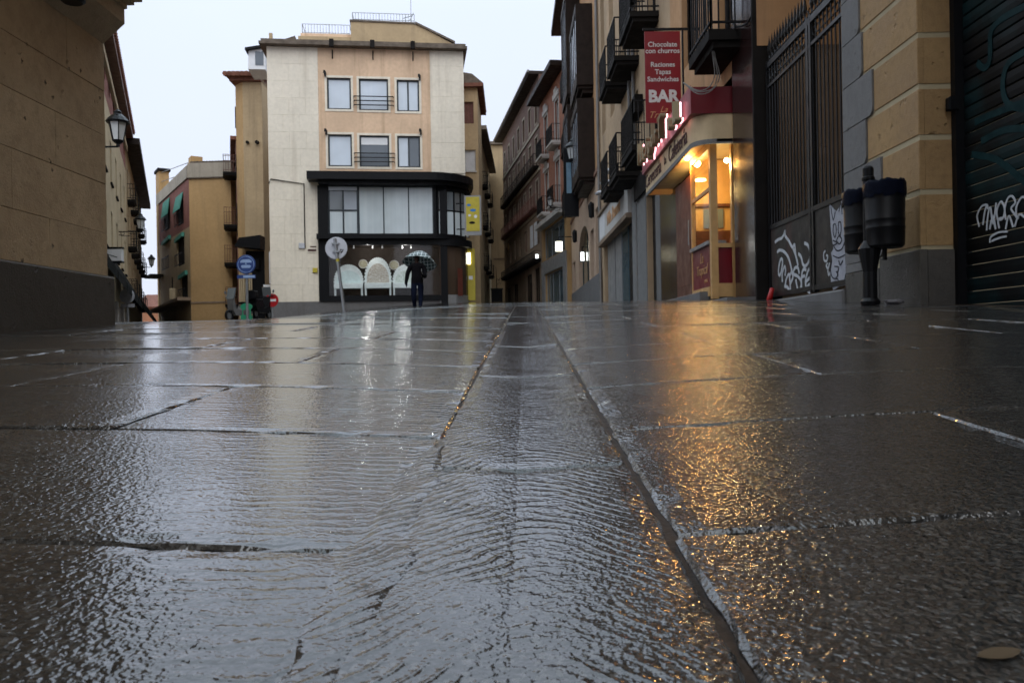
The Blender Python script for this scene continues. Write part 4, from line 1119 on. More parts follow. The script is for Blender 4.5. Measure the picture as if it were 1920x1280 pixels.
for i, r in enumerate(wins):
    f = window(C.o, r, M['darkframe'], [wp[i]] if i != 5 else [M['blind'], M['paneB']], y=.02, rev=.16, nx=2 if i in (2, 5) else 1, fw=.09, surround=M['palestone'])
    if i in (1, 4):
        m_ = MB(); hh = r[3] - r[2]
        for k in range(3): m_.tube([(r[0] - .28, -.02, r[2] + .25 + .24 * k), (r[0] - .28, -.14, r[2] + .25 + .24 * k), (r[1] + .28, -.14, r[2] + .25 + .24 * k), (r[1] + .28, -.02, r[2] + .25 + .24 * k)], .03, 6)
        part('guard_rail', m_, M['iron'], f)
    if i == 4: part('blind', MB().box(r[0] + .1, r[1] - .1, .118, .124, r[3] - .5, r[3] - .1), M['white'], f)
# pale stone panels on the two pilasters
zpb = C.uv(550, 566)[1]; zbot = C.uv(550, 542)[1]
def cladding(x0, x1, z0, z1, rows, colsn, name='cladding_panel'):
    for k in range(rows):
        za, zb_ = z0 + (z1 - z0) * k / rows, z0 + (z1 - z0) * (k + 1) / rows
        cut = [x0] + [x0 + (x1 - x0) * (i + (.25 if k % 2 else -.12)) / colsn for i in range(1, colsn)] + [x1]
        for a, b_ in zip(cut, cut[1:]):
            C.part(name, MB().cbox(a + .002, b_ - .002, random.uniform(-.004, .0), .1, za + .002, zb_ - .002, .003), M['palestone'])
cladding(0, xa, zpb + .003, ztop, 15, 3)
cladding(xb, W, zc0 + .1, ztop, 8, 2)
C.part('backing', MB().box(.01, xa - .01, .05, .35, 0, ztop - .003).box(xb + .01, W - .01, .05, .35, zc0 - .2, ztop - .003), M['palestone'])
C.part('plinth', MB().box(-.03, W - 1.2, -.05, .4, 0, zpb), M['greyplinth'])
# left flank, seen edge on
fl = MB(); flz = ztop; fops = []
LF = C.o
flA = MB()
flA.box(-.012, .04, .04, DEP, 0, ztop - .004)
C.part('side_wall', flA, M['peach'])
sw0 = C.uv(500, 180)[1]
for py0, py1 in ((150, 215), (262, 320), (375, 440)):
    za, zb_ = C.uv(505, py1)[1], C.uv(505, py0)[1]
    for ya in (1.2, 3.4, 5.6):
        f = C.part('window', MB().box(-.05, -.013, ya, ya + 1.5, za, zb_), M['darkframe'])
        part('pane', MB().box(-.056, -.051, ya + .08, ya + .7, za + .1, zb_ - .1).box(-.056, -.051, ya + .8, ya + 1.42, za + .1, zb_ - .1), M['blind'], f)
        part('sill', MB().box(-.12, -.013, ya - .1, ya + 1.6, za - .1, za - .003), M['palestone'], f)
sp_ = C.part('side_shop_window', MB().box(-.16, -.013, .5, 4.6, C.uv(505, 530)[1], C.uv(505, 470)[1]), M['white'])
part('pane', MB().box(-.17, -.161, .65, 4.4, C.uv(505, 522)[1], C.uv(505, 477)[1]), M['bluepane'], sp_)
C.part('side_canopy', MB().box(-.5, -.013, .6, 6, C.uv(505, 540)[1], C.uv(505, 532)[1]), M['white'])
C.part('side_shutter', MB().box(-.06, -.013, .8, 6, 0, C.uv(505, 542)[1]), M['black'])
# roof edge and what stands on the roof
C.part('roof_edge', MB().box(-.35, W + .2, -.45, DEP, ztop + .002, ztop + .14).box(-.25, W + .12, -.35, DEP, ztop + .141, ztop + .30), M['oldtile'])
for px in (623, 699, 774):
    x = C.uv(px, 95)[0]; C.part('scupper', MB().box(x - .12, x + .12, -.52, -.40, ztop - .1, ztop + .32).box(x - .03, x + .03, -.03, .02, ztop - .6, ztop - .1), M['darkslab'])
d1, d2_ = 3.0, 4.0
a0, a1 = C.uv(658, 60, d1)[0], C.uv(848, 60, d1)[0]
zA, zB_, zC_ = C.uv(700, 42, d1)[1], C.uv(785, 46, d1)[1], C.uv(848, 82, d1)[1]
xB = C.uv(780, 46, d1)[0]
C.part('roof_house', MB().prism([(a0, ztop), (a1, ztop), (a1, zC_), (xB, zB_), (a0, zA)], d1, d1 + 4), M['tan'])
C.part('roof_house_coping', MB().prism([(xB - .05, zB_ + .003), (a1 + .15, zC_ + .003), (a1 + .15, zC_ + .12), (xB - .05, zB_ + .13)], d1 - .1, d1 + 4).prism([(a0 - .06, zA + .002), (xB - .06, zB_ + .002), (xB - .06, zB_ + .09), (a0 - .06, zA + .1)], d1 - .06, d1 + 4), M['oldtile'])
b0, b1 = C.uv(563, 65, 3.4)[0], a0
zb1, zb2 = C.uv(600, 71, 3.4)[1], C.uv(600, 62, 3.4)[1]
C.part('roof_house_low', MB().box(b0 - .1, b1 - .01, 3.2, 7, ztop, zb1), M['tan'])
C.part('roof_house_low', MB().box(b0, b1 - .011, 3.5, 7, zb1 + .002, zb2), M['peach'])
def rail(x0, x1, z, h, y, name='roof_railing'):
    m_ = MB()
    for zz in (z + h, z + .08): m_.tube([(x0, y, zz), (x1, y, zz)], .018, 5)
    n = int((x1 - x0) / .17)
    for i in range(n + 1):
        x = x0 + (x1 - x0) * i / n; m_.tube([(x, y, z), (x, y, z + h)], .011 if i % 9 else .02, 4)
    m_.tube([(x1, y, z + h), (x1, y + 3, z + h)], .018, 5); m_.tube([(x0, y, z + h), (x0, y + 3, z + h)], .018, 5)
    C.part(name, m_, M['galv'])
rail(a0 + .1, xB - .1, zA + .1, C.uv(700, 24, d1)[1] - zA - .1, d1 + .1)
rail(b0 + .1, b1 - .1, zb2, C.uv(600, 45, 3.5)[1] - zb2, 3.6)
an = C.uv(770, 0, d1 + 1)
C.part('antenna', MB().tube([(an[0], d1 + .6, zB_), (an[0], d1 + .6, zB_ + 2.0)], .02, 5).tube([(an[0] - .5, d1 + .6, zB_ + .55), (an[0] + .1, d1 + .6, zB_ + .75)], .025, 5).tube([(an[0] - .1, d1 + .3, zB_ + .3), (an[0] + .15, d1 + .6, zB_ + .9)], .03, 5), M['galv'])
ch = C.uv(507, 72, 2.0); C.part('vent_pipe', MB().box(ch[0] - .08, ch[0] + .1, 2, 2.2, ztop, C.uv(507, 62, 2)[1]), M['tan'])
sl_ = C.uv(530, 78, 3)
C.part('roof_tiles', MB().prism([(.2, ztop + .3), (b0 - .2, ztop + .3), (b0 - .2, C.uv(555, 72, 3)[1]), (.2, C.uv(500, 82, 3)[1])], 2.6, 6), M['oldtile'])
dm = C.uv(480, 100, 6.0)
C.part('dormer', MB().prism([(dm[0] - .5, dm[1] - 1.0), (dm[0] + .55, dm[1] - 1.0), (dm[0] + .55, dm[1] + .35), (dm[0] - .45, dm[1] + .15)], 6, 8), M['white'])
C.part('dormer_roof', MB().prism([(dm[0] - .62, dm[1] + .1), (dm[0] + .7, dm[1] + .36), (dm[0] + .7, dm[1] + .48), (dm[0] - .6, dm[1] + .24)], 5.7, 8), M['black'])
C.part('pane', MB().box(dm[0] - .05, dm[0] + .45, 5.97, 5.99, dm[1] - .75, dm[1] + .1), M['paneB'])
# small wall fixings on the facade
for px, py in ((612, 247), (789, 247), (610, 138), (787, 145)):
    a = C.uv(px, py); C.part('wall_hook', MB().box(a[0] - .05, a[0] + .05, -.18, .03, a[1] - .18, a[1] + .05).box(a[0] - .1, a[0] + .02, -.2, -.17, a[1] - .05, a[1] + .12), M['iron'])
for px, py in ((566, 461),):
    a = C.uv(px, py); C.part('meter_box', MB().cbox(a[0] - .16, a[0] + .16, -.08, .0, a[1] - .15, a[1] + .15, .01), M['signgrey'])
a = C.uv(591, 507); C.part('alarm_box', MB().cbox(a[0] - .13, a[0] + .13, -.09, .0, a[1] - .13, a[1] + .13, .02), M['yellowsign'])
a = C.uv(586, 466)
nm_ = C.part('name_plate', MB().box(a[0] - .30, a[0] + .24, -.03, -.008, a[1] - .22, a[1] + .20), M['palestone'])
part('print', MB().box(a[0] - .12, a[0] + .2, -.034, -.031, a[1] + .06, a[1] + .13).box(a[0] - .26, a[0] + .2, -.034, -.031, a[1] - .16, a[1] - .04), M['letterd'], nm_)
C.part('downpipe', MB().tube([(C.uv(571, 400)[0], -.05, C.uv(571, 465)[1]), (C.uv(571, 400)[0], -.05, C.uv(571, 345)[1]), (.1, -.05, C.uv(510, 336)[1]), (.0, -.05, C.uv(510, 345)[1])], .03, 5), M['darkslab'])
# the black shopfront, its canopy with rounded end, the mezzanine windows and the display
sx0, sx1 = C.uv(597, 450)[0], C.uv(885, 450)[0]
RND = 2.3
def plan(x0, x1, yo, r, n=10):
    return [(x0, .35), (x0, yo)] + [(x1 - r + r * math.sin(g), yo + r - r * math.cos(g)) for g in frange(0, math.pi / 2, n)] + [(x1, r + yo + 1.5), (x1 - .3, r + yo + 1.5)]
xe_ = C.uv(893, 345, -.6)[0]
zq0, zq1 = C.uv(700, 344)[1], C.uv(700, 328)[1]
C.part('canopy', MB().hprism(plan(C.uv(575, 335, -.9)[0], xe_, -.95, 2.6), zq0 + .05, zq1).hprism(plan(sx0 + .1, xe_ - .3, -.6, 2.3), zq0 - .15, zq0 + .049), M['black'])
zm1, zm0 = C.uv(700, 350)[1], C.uv(700, 439)[1]      # mezzanine glass
zd1, zd0 = C.uv(700, 461)[1], C.uv(700, 553)[1]      # display window
xcor = C.uv(826, 450)[0]                            # where the front turns the corner
C.part('shop_frame', MB().box(sx0, sx0 + .55, -.12, .34, zpb + .001, zq0 - .15).box(sx0 + .551, xcor, -.22, .34, zd1 + .05, zm0 - .03).box(sx0 + .551, xcor, -.12, .34, zm1 + .03, zq0 - .151)
       .box(sx0 + .551, xcor, -.15, .34, zpb + .002, zd0 - .03).box(xcor - .02, xcor + .36, -.13, .4, 0, zq0 - .152), M['black'])
C.part('shop_ledge', MB().hprism(plan(sx0 - .05, xe_ - .45, -.5, 2.2), zm0 - .30, zm0 - .031), M['black'])
C.part('canopy', MB().hprism(plan(xcor, xe_ - .15, -.2, 1.6), zd1 - .02, zm0 - .301), M['black'])
# mezzanine: four-light casement, then three tall curtained panes
mz = window(C.o, (sx0 + .55, C.uv(672, 400)[0], zm0 - .03, zm1 + .03), M['darkframe'], [M['curtain'], M['paneL'], M['curtain'], M['whitepane']], y=-.1, rev=.2, nx=2, nz=2, fw=.09)
part('transom', MB().box(sx0 + .6, C.uv(670, 400)[0], -.04, .0, zm1 - .22, zm1 - .02), M['blind'], mz)
window(C.o, (C.uv(672, 400)[0] + .002, C.uv(813, 400)[0], zm0 - .03, zm1 + .03), M['darkframe'], M['curtain'], y=-.1, rev=.18, nx=3, fw=.06)
C.part('shop_frame', MB().box(C.uv(813, 400)[0] + .002, C.uv(818, 400)[0], -.1, .34, zm0 - .03, zm1 + .03), M['black'])
# rounded corner glazing
def arc(x1, yo, r, g0, g1, n): return [(x1 - r + r * math.sin(g), yo + r - r * math.cos(g)) for g in frange(g0, g1, n)]
A = arc(sx1, -.1, 2.0, 0.05, 1.5, 6)
for i in range(6):
    (xa_, ya_), (xb_, yb_) = A[i], A[i + 1]
    for z0, z1, mt in ((zm0 - .03, (zm0 + zm1) / 2 - .04, 'curtain'), ((zm0 + zm1) / 2 + .04, zm1 - .25, 'paneL')):
        m_ = MB().add([(xa_, ya_, z0), (xb_, yb_, z0), (xb_, yb_, z1), (xa_, ya_, z1), (xa_, ya_ + .02, z0), (xb_, yb_ + .02, z0), (xb_, yb_ + .02, z1), (xa_, ya_ + .02, z1)], [(0, 1, 2, 3), (7, 6, 5, 4), (0, 4, 5, 1), (3, 2, 6, 7)])
        C.part('pane', m_, M[mt])
    C.part('mullion', MB().tube([(xa_, ya_, zm0 - .05), (xa_, ya_, zq0 - .1)], .055, 6), M['black'])
    if i < 6: C.part('mullion', MB().tube([(xa_, ya_, (zm0 + zm1) / 2), (xb_, yb_, (zm0 + zm1) / 2)], .045, 6), M['black'])
    C.part('mullion', MB().tube([(xa_, ya_, zm1 - .12), (xb_, yb_, zm1 - .12)], .14, 6), M['black'])
C.part('corner_wall', MB().hprism([(W - .5, .36), (sx1 - .25, 1.2), (sx1 - .25, 6), (W - .5, 6)], zpb, zq0), M['black'])
# display room
dx0, dx1 = sx0 + .551, xcor - .021
C.part('display_room', MB().box(dx0, dx1, 1.35, 1.4, zd0 - .2, zd1 + .1).box(dx0, dx1, .345, 1.349, zd0 - .25, zd0 - .03).box(dx0, dx1, .345, 1.349, zd1 + .06, zd1 + .12).box(dx0 - .3, dx0 - .002, .345, 1.4, zd0 - .25, zd1 + .12).box(dx1 + .002, dx1 + .3, .41, 1.4, zd0 - .25, zd1 + .12), paint('dark display lining', (.045, .03, .022), .7))
C.part('display_pane', MB().box(dx0, dx1, -.02, -.012, zd0 - .03, zd1 + .05), M['clear'])
for k, x in enumerate((663, 699, 717, 754, 771)):
    q = C.uv(x, 464, .3); C.part('spot_light', MB().lathe([(.03, .15), (.05, 0), (.0, 0)], (q[0], .3, q[1] - .05), 8), M['white'])
for px in (690, 760):
    q = C.uv(px, 464, .3); l = bpy.data.lights.new('display light', 'POINT'); l.energy = 28; l.color = (1, .97, .92); l.shadow_soft_size = .08
    lo_ = bpy.data.objects.new('light', l); COL.objects.link(lo_); lo_.parent = C.o; lo_.location = (q[0], .12, q[1] - .12)
C.part('core', MB().box(.05, W - .6, 1.45, DEP, 0, zc0 - .06), M['black'])
# corner display
A2 = arc(sx1 - .05, -.05, 1.9, .05, 1.3, 5)
for i in range(5):
    (xa_, ya_), (xb_, yb_) = A2[i], A2[i + 1]
    C.part('pane', MB().add([(xa_, ya_, zd0), (xb_, yb_, zd0), (xb_, yb_, zd1), (xa_, ya_, zd1), (xa_, ya_ + .02, zd0), (xb_, yb_ + .02, zd0), (xb_, yb_ + .02, zd1), (xa_, ya_ + .02, zd1)], [(0, 1, 2, 3), (7, 6, 5, 4), (0, 4, 5, 1), (3, 2, 6, 7)]), glassy('corner display pane', (.075, .05, .035), .05, .5) if i == 0 else bpy.data.materials['corner display pane'])
C.part('corner_plinth', MB().hprism([(xcor + .36, .5)] + [(x, y - .02) for x, y in A2] + [(A2[-1][0] - .2, 2.5)], 0, zd0 - .02), M['greymetal'])
q = C.uv(863, 520, .35); q1 = C.uv(863, 555, .35)
C.part('display_glow', MB().box(q[0] - .16, q[0] + .12, .12, .135, q1[1], C.uv(863, 503, .2)[1]), paint('painted red glow', (.10, .028, .018), .8, spec=.1))  # no lamp: the display's red glow is put into this board's colour
# arched white display furniture
def bed(x0, x1, top_py, nm_lab, fill, py_base=545, py_mid=532):
    f = Fr('display_cabinet', nm_lab, 'cabinet', C.w((C.uv(x0, 540, .6)[0] + C.uv(x1, 540, .6)[0]) / 2, .6, zd0 - .03), ANG, 'white arched cabinets in the shop window')
    hw = (C.uv(x1, 540, .6)[0] - C.uv(x0, 540, .6)[0]) / 2
    zz_ = lambda py: C.uv(700, py, .6)[1] - (zd0 - .03)
    z_m, z_t, z_s = zz_(py_mid), zz_(top_py), zz_(541)
    def ar(w_, zt_, zb_, n=20): return [(-w_ * math.cos(g), zb_ + (zt_ - zb_) * math.sin(g) ** .85) for g in frange(0, math.pi, n)]
    hb = f.part('arched_back', MB().prism(ar(hw, z_t, z_m + .01), .0, .08), M['glassframe'])
    scal = MB()
    for i in range(22):
        g = math.pi * (i + .5) / 22; cx2, cz2 = -hw * .98 * math.cos(g), z_m + .01 + (z_t - z_m) * .98 * math.sin(g) ** .85
        scal.disc((cx2, cz2), .065, -.02, .075, 10)
    part('scalloped_edge', scal, M['glassframe'], hb)
    part('inset', MB().prism(ar(hw * .84, z_t - .3, z_m + .06), -.012, -.001), fill, hb)
    f.part('drawer_box', MB().cbox(-hw, hw, -.3, .08, z_s, z_m, .01), M['glassframe'])
    for x in (-hw + .06, hw - .06):
        f.part('leg', MB().box(x - .045, x + .045, -.28, -.19, 0, z_s - .002), M['glassframe'])
    for x in (-hw + .06, hw - .06): f.part('leg', MB().box(x - .045, x + .045, -.02, .06, 0, z_s - .002), M['glassframe'])
def net(name, col, col2, s):
    m, t, b = nmat(name); P_ = posn(t, (s, s, s)); v = N(t, 'ShaderNodeTexVoronoi', feature='DISTANCE_TO_EDGE'); v.inputs['Scale'].default_value = 1; t.links.new(P_, v.inputs['Vector'])
    t.links.new(mixc(t, rng(t, v.outputs['Distance'], .02, .12), col2, col), b.inputs['Base Color']); b.inputs['Roughness'].default_value = .7; return m
bed(627, 681, 497, 'left white arched cabinet with pale mint back in the shop window', paint('mint back', (.68, .80, .80), .6))
bed(684, 734, 484, 'tall middle white arched cabinet with beige patterned back in the shop window', net('beige lace', (.42, .37, .31), (.66, .64, .60), 9))
bed(737, 790, 497, 'right white arched cabinet partly behind the person in the shop window', net('pale lattice', (.50, .58, .53), (.70, .74, .72), 7))
for i, (px, py, r) in enumerate(((681, 495, .24), (739, 497, .26))):
    q = C.uv(px, py, .8); f = Fr('wall_plate', ['round pale plate hanging left of the tall arched cabinet', 'round pale plate hanging right of the tall arched cabinet'][i], 'plate', C.w(q[0], .8, q[1]), ANG, 'round plates in the shop window')
    f.part('plate', MB().disc((0, 0), r, 0, .03, 24), net('embroidered disc %d' % i, (.30, .27, .18), (.45, .43, .32), 12)); f.part('rim', MB().tube([(r * math.cos(g), -.01, r * math.sin(g)) for g in frange(0, 2 * math.pi, 24)], .025, 5, False), M['offwhite'])
# yellow hanging sign and yellow panel by the lane
ys0 = C.uv(873, 460, -.3); q = at(873, 437, 43.6); q2 = at(900, 368, 43.6)
YS = Fr('yellow_sign', 'yellow upright projecting sign with blue prints beside the black canopy', 'sign', (q.x, 43.6, q.z), 0)
yw, yh = q2.x - q.x, q2.z - q.z
YS.part('case', MB().box(-.05, yw + .05, .0, .2, -.12, yh + .05), M['greymetal'])
yf_ = YS.part('sign_face', MB().box(.05, yw - .04, -.015, -.001, .1, yh - .03), M['yellowsign'])
for k, (u, v, w_, h_, mt) in enumerate(((.25, .76, .11, .045, 'bluedot'), (.52, .62, .17, .05, 'bluedot'), (.28, .48, .08, .04, 'white'), (.68, .45, .09, .06, 'white'), (.45, .28, .17, .045, 'darkslab'))):
    part('print', MB().prism([(u * yw + w_ * math.cos(g) * 1.0, v * yh + h_ * 1.6 * math.sin(g)) for g in frange(0, 5.5, 8)], -.02, -.0155), M[mt], yf_)
YS.part('bracket', MB().box(-.5, -.05, .08, .14, yh * .8, yh * .8 + .06).box(-.5, -.05, .08, .14, .2, .26), M['black'])
q = at(879, 563, 46.5); q2 = at(890, 466, 46.5)
YP = Fr('yellow_lit_sign', 'tall bright yellow lit panel at the lane corner', 'sign', (q.x, 46.5, q.z), 0)
YP.part('panel', MB().box(-.05, q2.x - q.x, 0, .12, 0, q2.z - q.z), M['yellowsign'])
YP.part('lit_sign', MB().box(-.22, .14, -.06, -.02, (q2.z - q.z) * .70, (q2.z - q.z) * .92), emit('white lit sign', (1, .95, .75), 5))
YP.part('notice', MB().box(.02, .25, -.02, -.002, (q2.z - q.z) * .40, (q2.z - q.z) * .47), M['white'])
# --- annex behind the right end
Yx = 49.0
x0_, x1_ = at(862, 400, Yx), at(899, 400, Yx)
zb = 1.9
X9 = Fr('annex_building', 'tan annex with tiled eave behind the right end of the corner building', 'building', (x0_.x, Yx, zb), 0)
zw9 = X9.uv(880, 165)[1]
wn = [X9.rect(869, 191, 888, 232), X9.rect(871, 281, 892, 321)]
X9.part('wall', wall(MB(), 0, x1_.x - x0_.x, 0, zw9, wn, depth=6), M['tan'])
f = window(X9.o, wn[0], M['redwood'], M['redshutter'], nx=3); window(X9.o, wn[1], M['offwhite'], M['roller'], sill=M['offwhite'])
xr_ = x1_.x - x0_.x
X9.part('eave', MB().hprism([(-.2, -.3), (xr_ + .35, -.3), (xr_ + .35, 6), (-.2, 6)], zw9 + .002, zw9 + .22), M['terracotta'])
X9.part('roof', MB().prism([(-.2, zw9 + .222), (xr_ + .38, zw9 + .222), (xr_ - .3, zw9 + .8), (-.2, zw9 + 1.0)], -.2, 6), M['oldtile'])
# --- tan tower left of the corner building
Yt = 53.0
t0 = at(451, 560, Yt); t1 = at(497, 560, Yt)
zb = ground(t0.x, Yt) - .5
T = Fr('tan_building', 'tall narrow tan building with red tiled eave left of the corner building', 'building', (t0.x, Yt, zb), RAD(2))
tw = t1.x - t0.x; zt = T.uv(470, 148)[1]
xs_ = T.uv(457, 300)[0]
T.part('wall', MB().box(xs_, tw, 0, 5, 0, zt), M['tan'])
T.part('side_wall', MB().hprism([(xs_, .0), (xs_, 5), (-.9, 8), (-.28, .6)], 0, zt - .002), M['yellow'])
for py0, py1 in ((195, 235), (285, 330), (378, 440)):
    za, zb_ = T.uv(450, py1)[1], T.uv(450, py0)[1]
    T.part('window', MB().hprism([(-.30, .62), (-.34, .60), (-.56, 2.2), (-.50, 2.2)], za, zb_), M['paneD'])
ev = MB()
for i in range(9):
    x = -.55 + (tw + .6) * i / 8; ev.tube([(x, -.75, zt + .12), (x, 4, zt + .9)], .17, 6)
T.part('roof_tiles', ev, M['terracotta'])
T.part('eave', MB().box(-.55, tw, -.65, 5, zt + .0, zt + .1).box(-.4, tw, -.35, 5, zt - .22, zt - .002), M['terracotta'])
T.part('pipe_stub', MB().tube([(T.uv(465, 268)[0], -.25, T.uv(465, 268)[1]), (T.uv(465, 268)[0], .02, T.uv(465, 268)[1])], .1, 8).tube([(T.uv(483, 268)[0], -.25, T.uv(483, 268)[1]), (T.uv(483, 268)[0], .02, T.uv(483, 268)[1])], .12, 8), M['darkslab'])
aw0 = T.uv(452, 465); 
T.part('awning', MB().prism([(T.uv(450, 466)[0], T.uv(450, 466)[1]), (T.uv(497, 470)[0], T.uv(497, 470)[1]), (T.uv(497, 445)[0], T.uv(497, 445)[1]), (T.uv(458, 450)[0], T.uv(458, 450)[1])], -1.2, -.01), M['black'])
T.part('shop_opening', MB().box(xs_ + .05, tw, -.06, -.003, 0, T.uv(470, 471)[1]), M['black'])
for i in range(7):
    x = T.uv(451 + i * 3.6, 540)[0]; T.part('shutter_slat', MB().box(x - .045, x + .045, -.16, -.08, 0, T.uv(460, 512)[1]), M['cream'])
T.part('light_box', MB().box(T.uv(480, 500)[0], T.uv(489, 500)[0], -.4, -.07, T.uv(485, 505)[1], T.uv(485, 486)[1]), M['black'])
# --- pink building with balconies, seen edge on behind it
pk0, pk1 = at(447, 560, 53.9), at(443, 560, 70)
dp = Vector((pk0.x - pk1.x, pk0.y - pk1.y)); zb = -.5
PK = Fr('pink_building', 'dull pink building with stacked iron balconies seen edge on', 'building', (pk1.x, pk1.y, zb), math.atan2(dp.y, dp.x))
Lp = dp.length
PK.part('wall', wall(MB(), 0, Lp, 0, 14.6, [], depth=4), M['pinkrender'])
PK.part('eave', MB().box(-.2, Lp + .1, -.35, .3, 14.61, 14.85), M['terracotta'])
for py in (328, 425, 495, 572):
    for Yq in (55.0, 58.6):
        zq = at(430, py, Yq).z - zb; xq = Lp - (Yq - 53.9) / 16.1 * Lp
        balcony(PK.o, xq - .95, xq + .95, zq, .85, 1.15, M['darkslab'], M['redwood'], pitch=.16)
        PK.part('door', MB().box(xq - .55, xq + .55, -.02, .02, zq + .02, zq + 2.2), M['redshutter'])
# --- yellow building
Yy = 56.0
y0_, y1_ = at(358, 560, Yy), at(438, 560, Yy)
zb = -1.6
YB = Fr('yellow_building', 'ochre yellow building with red brick flank and green window awnings', 'building', (y0_.x, Yy, zb), RAD(-3))
ztp = YB.uv(400, 332)[1]; zpar = YB.uv(400, 305)[1]
wy = y1_.x - y0_.x
YB.part('wall', wall(MB(), 0, wy, 0, ztp, [], depth=6), M['yellow'])
YB.part('parapet', MB().box(-.06, wy + .05, -.05, .3, ztp + .002, zpar), M['cement'])
YB.part('coping', MB().box(-.12, wy + .1, -.14, .35, ztp - .08, ztp + .001), M['oldtile'])
YB.part('string_course', MB().box(-.02, wy, -.05, -.001, YB.uv(400, 568)[1], YB.uv(400, 565)[1]), M['brown'])
rt = MB()
for i in range(14): x = .2 + wy * i / 14; rt.tube([(x, -.02, zpar + .02), (x, 3, zpar + .5)], .12, 5)
YB.part('roof_tiles', rt, M['oldtile'])
YB.part('roof_house', MB().box(wy * .58, wy + .3, 5, 8, zpar - .5, YB.uv(410, 283, 5)[1]), M['cement'])
YB.part('roof_house_cap', MB().box(wy * .56, wy + .35, 4.9, 8.1, YB.uv(410, 283, 5)[1] + .002, YB.uv(410, 279, 5)[1]), M['oldtile'])
# flank along the left street
fa = at(358, 560, Yy); fb_ = at(298, 560, Yy + 11)
dv = Vector((fa.x - fb_.x, fa.y - fb_.y)); Lf = dv.length
FL = Fr('flank', '', '', (fb_.x, fb_.y, zb), math.atan2(dv.y, dv.x)); 
for k_ in ('label', 'category'): del FL.o[k_]
# keep the flank as a part of the yellow building
inv = YB.o.matrix_basis.inverted() if False else None
def flpart(name, mb, mat, par=None):
    ca, sa = math.cos(FL.a), math.sin(FL.a)
    v2 = []
    for x, y, z in mb.v:
        p = FL.w(x, y, z) - YB.L; v2.append((p.dot(YB.ex), p.dot(YB.ey), z))
    m2 = MB(); m2.v = v2; m2.f = mb.f
    return part(name, m2, mat, par or YB.o)
zrb = FL.uv(330, 462)[1] if False else None
zz_ = lambda py, px=330: FL.uv(px, py)[1]
zm_ = YB.uv(357, 424)[1]
wl = []
for (xa_, ya_, xb_, yb_) in ((307, 375, 319, 432), (331, 365, 344, 423), (308, 450, 321, 505), (332, 445, 346, 498), (339, 515, 352, 560)):
    wl.append(FL.rect(xa_, ya_, xb_, yb_))
flpart('brick_wall', wall(MB(), 0, Lf - .01, zm_, ztp + .01, [w_ for w_ in wl if w_[2] > zm_], depth=.3, body=False), M['redbrick'])
flpart('flank_wall', wall(MB(), 0, Lf - .01, 0, zm_ - .002, [w_ for w_ in wl if w_[3] < zm_], depth=.3, body=False), M['tan'])
flpart('flank_backing', MB().box(0.2, Lf - .5, .2, 2, 0, ztp - .02), M['darkslab'])
flpart('parapet', MB().box(0, Lf - .08, -.1, .3, ztp + .02, ztp + (zpar - ztp) * .9), M['cement'])
for i, w_ in enumerate(wl):
    f = flpart('window', MB().box(w_[0], w_[1], .10, .14, w_[2], w_[3]), M['darkslab'])
    h_ = (w_[3] - w_[2])
    rl = flpart('railing', MB().box(w_[0] - .05, w_[1] + .05, -.2, -.18, w_[2], w_[2] + .06).box(w_[0] - .05, w_[1] + .05, -.2, -.18, w_[2] + h_ * .38, w_[2] + h_ * .42), M['iron'], f)
    b2 = MB()
    for q_ in range(9): xx = w_[0] + (w_[1] - w_[0]) * q_ / 8; b2.box(xx - .015, xx + .015, -.2, -.18, w_[2], w_[2] + h_ * .4)
    flpart('railing_bars', b2, M['iron'], f)
    if i < 2: flpart('awning', MB().add([(w_[0], -.05, w_[3]), (w_[1], -.05, w_[3]), (w_[1], -.24 * (1 + .3 * i), w_[3] - h_ * .55), (w_[0], -.24 * (1 + .3 * i), w_[3] - h_ * .55), (w_[0], -.0, w_[3]), (w_[1], -.0, w_[3]), (w_[1], -.20 * (1 + .3 * i), w_[3] - h_ * .55), (w_[0], -.20 * (1 + .3 * i), w_[3] - h_ * .55)], [(0, 1, 2, 3), (7, 6, 5, 4), (0, 4, 5, 1), (3, 2, 6, 7), (0, 3, 7, 4), (1, 5, 6, 2)]), M['greenawn'], f)
    else: flpart('awning', MB().prism([(w_[0] - .1, w_[3] - .25), (w_[1] + .1, w_[3] - .1), (w_[1] + .1, w_[3] + .2), (w_[0] - .1, w_[3] + .0)], -.2, -.01), M['greenawn'], f)
flpart('canopy', MB().prism([(.5, zz_(585, 310)), (Lf, YB.uv(357, 563)[1]), (Lf, YB.uv(357, 557)[1]), (.5, zz_(580, 310))], -.9, -.01), M['brown'])
flpart('chimney', MB().box(-1.2, .3, .1, .9, 0, FL.uv(297, 318)[1]), M['yellow'])
flpart('chimney_cap', MB().box(-1.4, .5, .0, 1.0, FL.uv(297, 318)[1] + .01, FL.uv(297, 314)[1] + .05), M['darkslab'])
c_ = FL.uv(340, 295); flpart('chimney', MB().box(c_[0] - .6, c_[0] + .35, .6, 1.4, ztp, FL.uv(342, 290)[1]), M['yellow'])
rr_ = MB(); 
for py in (300, 318): rr_.tube([(.3, .3, FL.uv(305, py + 12)[1]), (c_[0] - .6, .8, FL.uv(338, py)[1])], .03, 4)
flpart('roof_rail', rr_, M['galv'])
flpart('downpipe', MB().tube([(1.0, -.1, 1), (1.0, -.1, ztp)], .06, 6), M['tan'])
flpart('balcony', MB().box(-.6, 2.4, -1.0, 0, zz_(520, 302), zz_(516, 302)), M['darkslab'])
bpy.data.objects.remove(FL.o)
